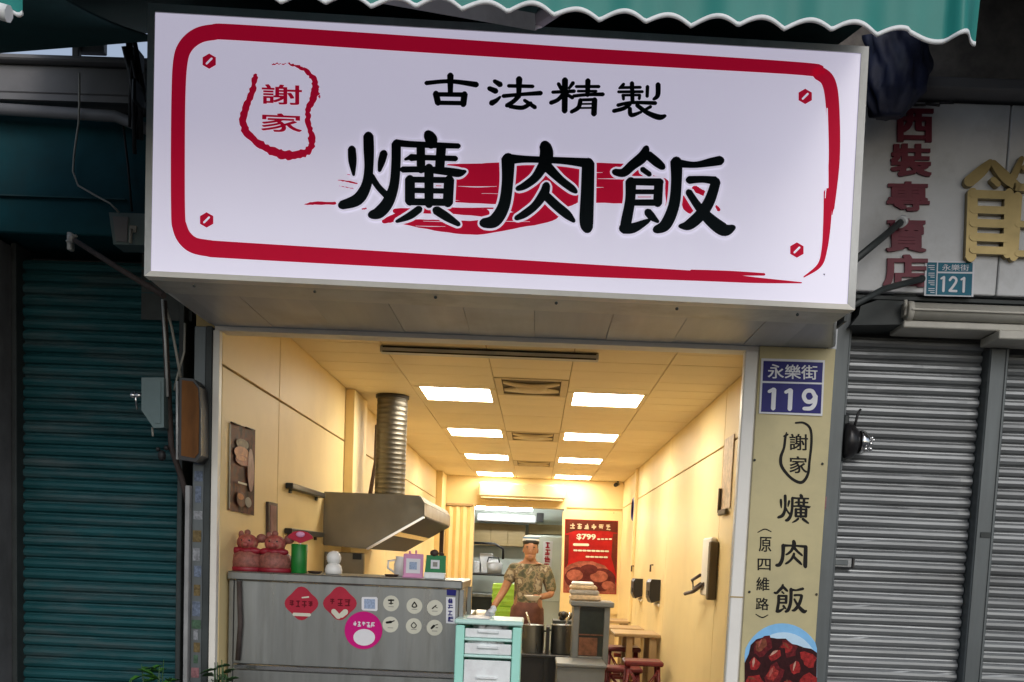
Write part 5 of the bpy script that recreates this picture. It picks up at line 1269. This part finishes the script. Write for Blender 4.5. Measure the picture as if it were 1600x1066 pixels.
mb.build('print', 'wrap', po, recalc=False)
mb = MB()
for s in [[(897, 851, 4), (919, 851.5, 4)]] + [[(934 + k * 6, 842.5, 2.2), (937 + k * 6, 842.6, 2.2)] for k in range(4)] + [[(897 + k * 7, 860 + k * .2, 2.6), (901.5 + k * 7, 860.2 + k * .2, 2.6)] for k in range(8)] + [[(916 + k * 7, 870 + k * .2, 2.6), (920.5 + k * 7, 870.2 + k * .2, 2.6)] for k in range(5)]:
    poly2mesh(mb, *stroke_faces(s), lambda a, b: bk(a, b, .006))
mb.build('print', 'print_ivory', po, recalc=False)

# kitchen
kt = thing('tube_lamp', (-.4, 12.2, 2.4), 'lit white fluorescent tube lamp in the kitchen ceiling', 'lamp')
a = at(745, 793, y=12.0); b = at(832, 797, y=12.0)
MB().tube([(a.x, 12.0, a.z), (b.x, 12.0, a.z)], .028, 10).build('tube', 'tube_light', kt)
MB().box(a.x - .03, 11.96, a.z + .03, b.x + .03, 12.04, a.z + .075, .005).build('housing', 'white_frame', kt)
kh = thing('kitchen_hood', (-.3, 12.8, 1.98), 'pale grey extractor box over the kitchen cabinets', 'extractor')
a = at(745, 802, y=12.5); b = at(838, 817, y=12.5)
MB().box(a.x, 12.5, b.z, b.x, 13.2, a.z, .02).build('body', 'print_white', kh)
MB().box(b.x + .002, 12.52, b.z + .02, b.x + .12, 12.8, a.z + .05, .01).build('motor', 'black_plastic', kh)
cbn = thing('wall_cabinet', (-.3, 13.0, 1.5), 'wooden wall cabinets at the back of the kitchen', 'cabinet')
a = at(741, 817, y=12.95); b = at(820, 855, y=12.95); b2 = at(882, 836, y=12.95)
MB().box(a.x - .3, 12.96, b.z, b.x, 13.29, a.z, .005).box(b.x + .05, 12.97, b2.z, b2.x + .3, 13.29, a.z + .02, .005).build('carcass', 'cabinet_wood', cbn)
n = 4; wd = (b.x - a.x + .3) / n
for k in range(n): MB().box(a.x - .3 + k * wd + .004, 12.942, b.z + .006, a.x - .3 + (k + 1) * wd - .004, 12.958, a.z - .006, .004).build('door', 'cabinet_wood', cbn)
fr = thing('fridge', (.25, 12.4, 0), 'tall white fridge with a strip of red characters in the kitchen', 'fridge')
a = at(838, 836, y=12.2); b = at(882, 836, y=12.2)
MB().box(a.x, 12.2, 0, b.x + .1, 12.85, a.z, .015).build('body', 'kitchen_tile', fr)
MB().box(a.x + .01, 12.18, .8, b.x + .09, 12.199, a.z - .02, .008).build('door', 'kitchen_tile', fr)
fz = lambda x, y, l=.0: at(x, y, y=12.176 - l)
MB().prism([fz(849, 846), fz(864, 846), fz(861, 895), fz(847, 895)], (0, .003, 0)).build('notice', 'print_white', fr)
mb = MB()
for k in range(4):
    for s in squiggle(852 - k * .4, 852 + k * 11, 8, 8, 2.0): poly2mesh(mb, *stroke_faces(s), lambda x, y: fz(x, y, .003))
mb.build('notice_print', 'print_red', fr, recalc=False)
kb = thing('kitchen_counter', (-.6, 12.6, 0), 'dark kitchen bench along the back wall', 'bench')
MB().box(-1.6, 12.3, .82, -.05, 13.29, .88, .006).build('worktop', 'stainless', kb)
MB().box(-1.58, 12.35, .01, -.08, 13.28, .818).build('front', 'dark_steel', kb)
rc = thing('rice_cooker', (-.6, 12.5, 1.2), 'white rice cooker on the kitchen shelf', 'rice cooker')
a = at(770, 897, y=12.4)
MB().lathe([(.10, .0), (.14, .01), (.15, .16), (.13, .20), (.06, .24), (0, .245)], (a.x, 12.6, a.z), 22).build('body', 'print_white', rc)
MB().tube([(a.x - .1, 12.5, a.z + .2), (a.x - .08, 12.42, a.z + .27), (a.x + .08, 12.42, a.z + .27), (a.x + .1, 12.5, a.z + .2)], .012, 6).build('handle', 'black_plastic', rc)
ksh = thing('kitchen_shelf', (-.7, 12.6, 1.0), 'dark wire shelf holding white kitchen boxes', 'shelf')
MB().box(-1.2, 12.35, a.z - .03, -.25, 12.9, a.z - .002, .004).box(-1.2, 12.36, .88, -1.17, 12.39, a.z + .55).box(-.29, 12.36, .88, -.26, 12.39, a.z - .031).build('frame', 'black_plastic', ksh)
MB().tube([(-1.18, 12.4, a.z + .5), (-.7, 12.38, a.z + .5), (-.55, 12.36, a.z + .42), (-.55, 12.36, a.z + .25)], .02, 8).build('hose', 'black_plastic', ksh)
for px, w_, h, lab, m_ in ((758, .11, .34, 'tall white box on the kitchen shelf next to the hose', 'print_white'), (746, .07, .2, 'small pale box at the shelf end by the kitchen doorway', 'bag_white')):
    c = at(px, 897, y=12.5); MB().box(c.x - w_, 12.5, a.z, c.x + w_, 12.8, a.z + h, .015).build('carton', m_, origin=Vector((c.x, 12.6, a.z)), label=lab, cat='box')
cr = thing('lime_crate', (-.6, 7.4, 0), 'lime green plastic crates stacked behind the cook', 'crates')
a = at(770, 912, y=7.6); b = at(802, 960, y=7.6)
for k in range(4):
    z1 = a.z - k * .27; z0 = z1 - .26
    if z0 < 0: break
    mb = MB().box(a.x, 7.6, z0, b.x, 7.62, z1, .003).box(a.x, 7.98, z0, b.x, 8.0, z1, .003).box(a.x, 7.621, z0, a.x + .02, 7.979, z1, .003).box(b.x - .02, 7.621, z0, b.x, 7.979, z1, .003)
    for j in range(3): mb.box(a.x - .006, 7.59, z0 + .04 + j * .075, b.x + .006, 7.5995, z0 + .07 + j * .075, .002)
    mb.build('crate', 'crate_lime', cr)
wb = thing('white_box', (-.75, 5.6, 0), 'white box with crumpled wrap on the stand behind the mint drawers', 'box')
a = at(750, 962, y=5.6)
MB().box(a.x - .06, 5.6, a.z - .05, a.x + .07, 5.8, a.z + .05, .02).build('box', 'bag_white', wb)
MB().box(a.x - .2, 5.56, 0, a.x + .25, 5.95, a.z - .052, .005).build('side_table', 'stainless', origin=Vector((a.x, 5.7, 0)), label='plain steel side table holding the white box behind the mint drawers', cat='table')
sc_ = MB()
for k in range(7):
    t = random.uniform(0, 6.28); sc_.ball((at(722, 940, y=3).x + random.uniform(-.05, .06), 3.1 + random.uniform(-.05, .05), 1.08 + random.uniform(-.03, .07)), (.02, .02, random.uniform(.03, .06)), 8, 5)
sc_.build('sauce_bottles', 'dark_wood', origin=Vector((-.6, 3.1, 1.05)), label='dark bottles clustered behind the counter end', cat='bottles')
MB().box(-1.0, 2.95, 0, -.45, 3.4, 1.05, .006).build('side_bench', 'stainless', origin=Vector((-.7, 3.1, 0)), label='steel bench under the hood behind the counter end', cat='bench')

# ------------------------------------------------------------------ the cook
def skin_mesh(name, V, E, rad, m_, parent, root=0, sub=1, base=Vector((0, 0, 0)), **tags):
    me = bpy.data.meshes.new(name); me.from_pydata([Vector(v) for v in V], E, [])
    o = bpy.data.objects.new(name, me); COL.objects.link(o)
    md = o.modifiers.new('skin', 'SKIN'); sd_ = o.modifiers.new('sub', 'SUBSURF'); sd_.levels = sub; sd_.render_levels = sub
    for i, r_ in enumerate(rad):
        s_ = me.skin_vertices[0].data[i]; s_.radius = (r_, r_) if not isinstance(r_, tuple) else r_; s_.use_root = (i == root)
    dg = bpy.context.evaluated_depsgraph_get(); dg.update()
    me2 = bpy.data.meshes.new_from_object(o.evaluated_get(dg)); me2.name = name
    bpy.data.objects.remove(o); bpy.data.meshes.remove(me)
    me2.polygons.foreach_set('use_smooth', [True] * len(me2.polygons)); me2.materials.clear(); me2.materials.append(MATS[m_])
    ob = bpy.data.objects.new(name, me2); COL.objects.link(ob); ob.parent = parent; ob.location = base - parent_loc(parent)
    return tag(ob, **tags)
YC = 6.4
hc = at(829, 862, y=YC)                       # middle of the face
cx, ez = hc.x, hc.z
ck_ = thing('person', (cx, YC, 0), 'cook in a camouflage shirt and white cap holding a pale bowl behind the pots', 'person')
sh_z = ez - .175
Vb = [(cx - .01, YC + .03, ez - .62), (cx - .01, YC + .03, ez - .40), (cx, YC + .02, sh_z - .03), (cx, YC + .01, ez - .10), (cx, YC - .005, ez - .02), (cx, YC, ez + .06),   # 0 pelvis 1 waist 2 chest 3 neck 4 jaw 5 head
      (cx - .17, YC + .02, sh_z - .02), (cx - .27, YC + .0, sh_z - .26), (cx - .375, YC - .12, sh_z - .44),            # 6,7,8 arm held low (viewer's left)
      (cx + .17, YC + .02, sh_z - .02), (cx + .245, YC - .02, sh_z - .27), (cx + .12, YC - .24, sh_z - .30),            # 9,10,11 bent arm with the bowl
      (cx - .10, YC + .03, ez - .72), (cx - .11, YC + .02, .48), (cx - .11, YC + .05, .08), (cx - .11, YC - .10, .03),
      (cx + .10, YC + .03, ez - .72), (cx + .11, YC + .02, .48), (cx + .11, YC + .05, .08), (cx + .11, YC - .10, .03)]
Eb = [(0, 1), (1, 2), (2, 3), (3, 4), (4, 5), (2, 6), (6, 7), (7, 8), (2, 9), (9, 10), (10, 11), (0, 12), (12, 13), (13, 14), (14, 15), (0, 16), (16, 17), (17, 18), (18, 19)]
rb = [(.15, .10), (.14, .095), (.155, .105), (.052, .052), (.068, .078), (.078, .09), .06, .045, .034, .06, .045, .034, .085, .06, .045, .035, .085, .06, .045, .035]
body = skin_mesh('body', Vb, Eb, rb, 'skin', ck_)
def hand(wrist, d, side, up):
    d = Vector(d).normalized(); up = Vector(up).normalized(); s_ = d.cross(up).normalized() * side
    w0 = Vector(wrist); V = [w0, w0 + d * .05, w0 + d * .085]; E = [(0, 1), (1, 2)]; rr = [.028, .036, .036]
    skin_mesh('palm', V, E, rr, 'skin', body)
    for k, l in enumerate((.062, .072, .066, .052)):
        b0 = w0 + d * .08 + s_ * (.03 - .02 * k); b1 = b0 + d * l * .5 - up * .008; b2 = b1 + d * l * .4 - up * .03
        skin_mesh('finger', [b0 - d * .02, b0, b1, b2], [(0, 1), (1, 2), (2, 3)], [.009, .0095, .0085, .007], 'skin', body)
    b0 = w0 + d * .03 + s_ * .034
    skin_mesh('thumb', [b0 - s_ * .02, b0, b0 + d * .03 + s_ * .02, b0 + d * .06 + s_ * .015], [(0, 1), (1, 2), (2, 3)], [.011, .011, .01, .008], 'skin', body)
hand(Vb[8], (-.25, -.35, -.6), 1, (-.4, -.5, .5)); hand(Vb[11], (-.8, -.5, .0), -1, (0, 0, 1))
# shirt follows torso and upper arms
Vs = [(cx - .01, YC + .03, ez - .86), (cx - .01, YC + .03, ez - .42), (cx, YC + .02, sh_z - .04), (cx, YC + .015, sh_z + .045), (cx - .17, YC + .02, sh_z - .02), (cx - .235, YC + .01, sh_z - .17), (cx + .17, YC + .02, sh_z - .02), (cx + .225, YC + .0, sh_z - .17), (cx + .245, YC - .03, sh_z - .27)]
skin_mesh('shirt', Vs, [(0, 1), (1, 2), (2, 3), (2, 4), (4, 5), (2, 6), (6, 7), (7, 8)], [(.17, .125), (.162, .118), (.175, .125), .068, .082, .072, .082, .07, .062], 'camo', ck_)
skin_mesh('apron', [(cx - .01, YC + .02, ez - 1.0), (cx - .01, YC + .02, ez - .74), (cx - .01, YC + .025, ez - .47)], [(0, 1), (1, 2)], [(.20, .15), (.205, .155), (.20, .152)], 'apron', ck_)
skin_mesh('trousers', [(cx, YC + .03, ez - .74), (cx - .10, YC + .03, ez - .82), (cx - .11, YC + .02, .48), (cx - .11, YC + .05, .12), (cx + .10, YC + .03, ez - .82), (cx + .11, YC + .02, .48), (cx + .11, YC + .05, .12)],
          [(0, 1), (1, 2), (2, 3), (0, 4), (4, 5), (5, 6)], [(.14, .11), .105, .08, .07, .105, .08, .07], 'trousers', ck_)
for s_ in (-1, 1): MB().ball((cx + s_ * .11, YC - .04, .045), (.05, .13, .045)).build('shoe', 'black_plastic', ck_)
head = MB().ball((cx, YC - .008, ez + .035), (.074, .092, .115), 20, 14).ball((cx, YC - .03, ez - .055), (.052, .06, .05), 14, 9).build('face', 'skin', ck_)
MB().ball((cx, YC - .102, ez - .004), (.012, .016, .022), 10, 7).build('nose', 'skin', head)
for s_ in (-1, 1):
    MB().ball((cx + s_ * .029, YC - .083, ez + .028), (.013, .008, .005), 8, 6).build('eye', 'skin_dark', head)
    MB().ball((cx + s_ * .029, YC - .091, ez + .028), .0045, 8, 6).build('pupil', 'black_plastic', head)
    MB().ball((cx + s_ * .031, YC - .088, ez + .047), (.020, .008, .0055), 8, 6).build('eyebrow', 'hair', head)
    MB().ball((cx + s_ * .075, YC + .005, ez + .012), (.010, .02, .03), 8, 6).build('ear', 'skin', head)
MB().ball((cx, YC - .083, ez - .05), (.024, .007, .006), 10, 6).build('mouth', 'skin_dark', head)
MB().ball((cx, YC + .016, ez + .055), (.081, .088, .100), 18, 12).lathe([(.070, ez + .075), (.0865, ez + .08), (.089, ez + .108), (.08, ez + .12)], (cx, YC - .002, 0), 20).build('hair', 'hair', ck_)
cp = MB().lathe([(.088, ez + .108), (.093, ez + .115), (.088, ez + .145), (.062, ez + .17), (0, ez + .178)], (cx, YC + .012, 0), 22).build('cap', 'cap_white', ck_)
MB().lathe([(.089, ez + .135), (.0915, ez + .138), (.086, ez + .152), (.08, ez + .155)], (cx, YC + .012, 0), 22).build('band', 'cap_blue', cp)
bwl = Vector((cx + .045, YC - .31, sh_z - .30))
MB().lathe([(.035, -.035), (.05, -.03), (.088, .012), (.092, .018), (.086, .018), (.05, -.018), (0, -.022)], bwl, 24).build('bowl', 'white_ceramic', origin=bwl, label="pale shallow bowl held in the cook's hand", cat='bowl')

# ------------------------------------------------------------------ plants at the foot of the picture
def plant(px, py, y, lab, m_, nleaf, size, h, spread):
    top = at(px, py, y=y); c = Vector((top.x, y, 0))
    t = thing('potted_plant', c, lab, 'plant')
    MB().lathe([(.10, .0), (.12, .01), (.15, .26), (.16, .28), (.145, .28), (.14, .25)], c, 20).build('pot', 'terracotta', t)
    MB().lathe([(.14, .25), (0, .255)], c, 16).build('soil', 'soil', t)
    st_ = MB(); lf = MB()
    for k in range(9):
        a = random.uniform(0, 6.28); rr = random.uniform(.2, 1) * spread; hh = top.z - random.uniform(.0, .10) * (1 if k else 0)
        tip = Vector((c.x + math.cos(a) * rr * (.4 if k == 0 else 1), y + math.sin(a) * rr, hh)); b0 = c + Vector((random.uniform(-.04, .04), random.uniform(-.04, .04), .25))
        pts = [b0 + (tip - b0) * f + Vector((0, 0, .05 * math.sin(f * 3.14))) for f in (0, .35, .7, 1)]
        st_.tube(pts, [.008, .006, .004, .002], 5)
        for j in range(nleaf):
            f = .45 + .55 * j / nleaf; base = pts[0] + (pts[3] - pts[0]) * f
            th = random.uniform(0, 6.28); d = Vector((math.cos(th), math.sin(th), random.uniform(-.1, .7))).normalized()
            s_ = d.cross(Vector((0, 0, 1))).normalized(); l = size * random.uniform(.7, 1.25)
            nz = Vector((0, 0, 1))
            lf.add([base, base + d * l * .4 + s_ * l * .22 + nz * .006, base + d * l * .8 + s_ * l * .16 - nz * .004, base + d * l * 1.1 - nz * .02, base + d * l * .8 - s_ * l * .16 - nz * .004, base + d * l * .4 - s_ * l * .22 + nz * .006, base + d * l * .5 - nz * .008],
                   [(0, 1, 6), (1, 2, 6), (2, 3, 6), (3, 4, 6), (4, 5, 6), (5, 0, 6)], True)
    st_.build('stem', 'leaf_dark', t); lf.build('foliage', m_, t, recalc=False)
plant(236, 1034, -.18, 'bright green potted plant before the teal shutter', 'leaf', 14, .085, 1, .13)
plant(347, 1032, -.10, 'small dark leaved potted plant at the foot of the counter', 'leaf_dark', 12, .06, 1, .07)
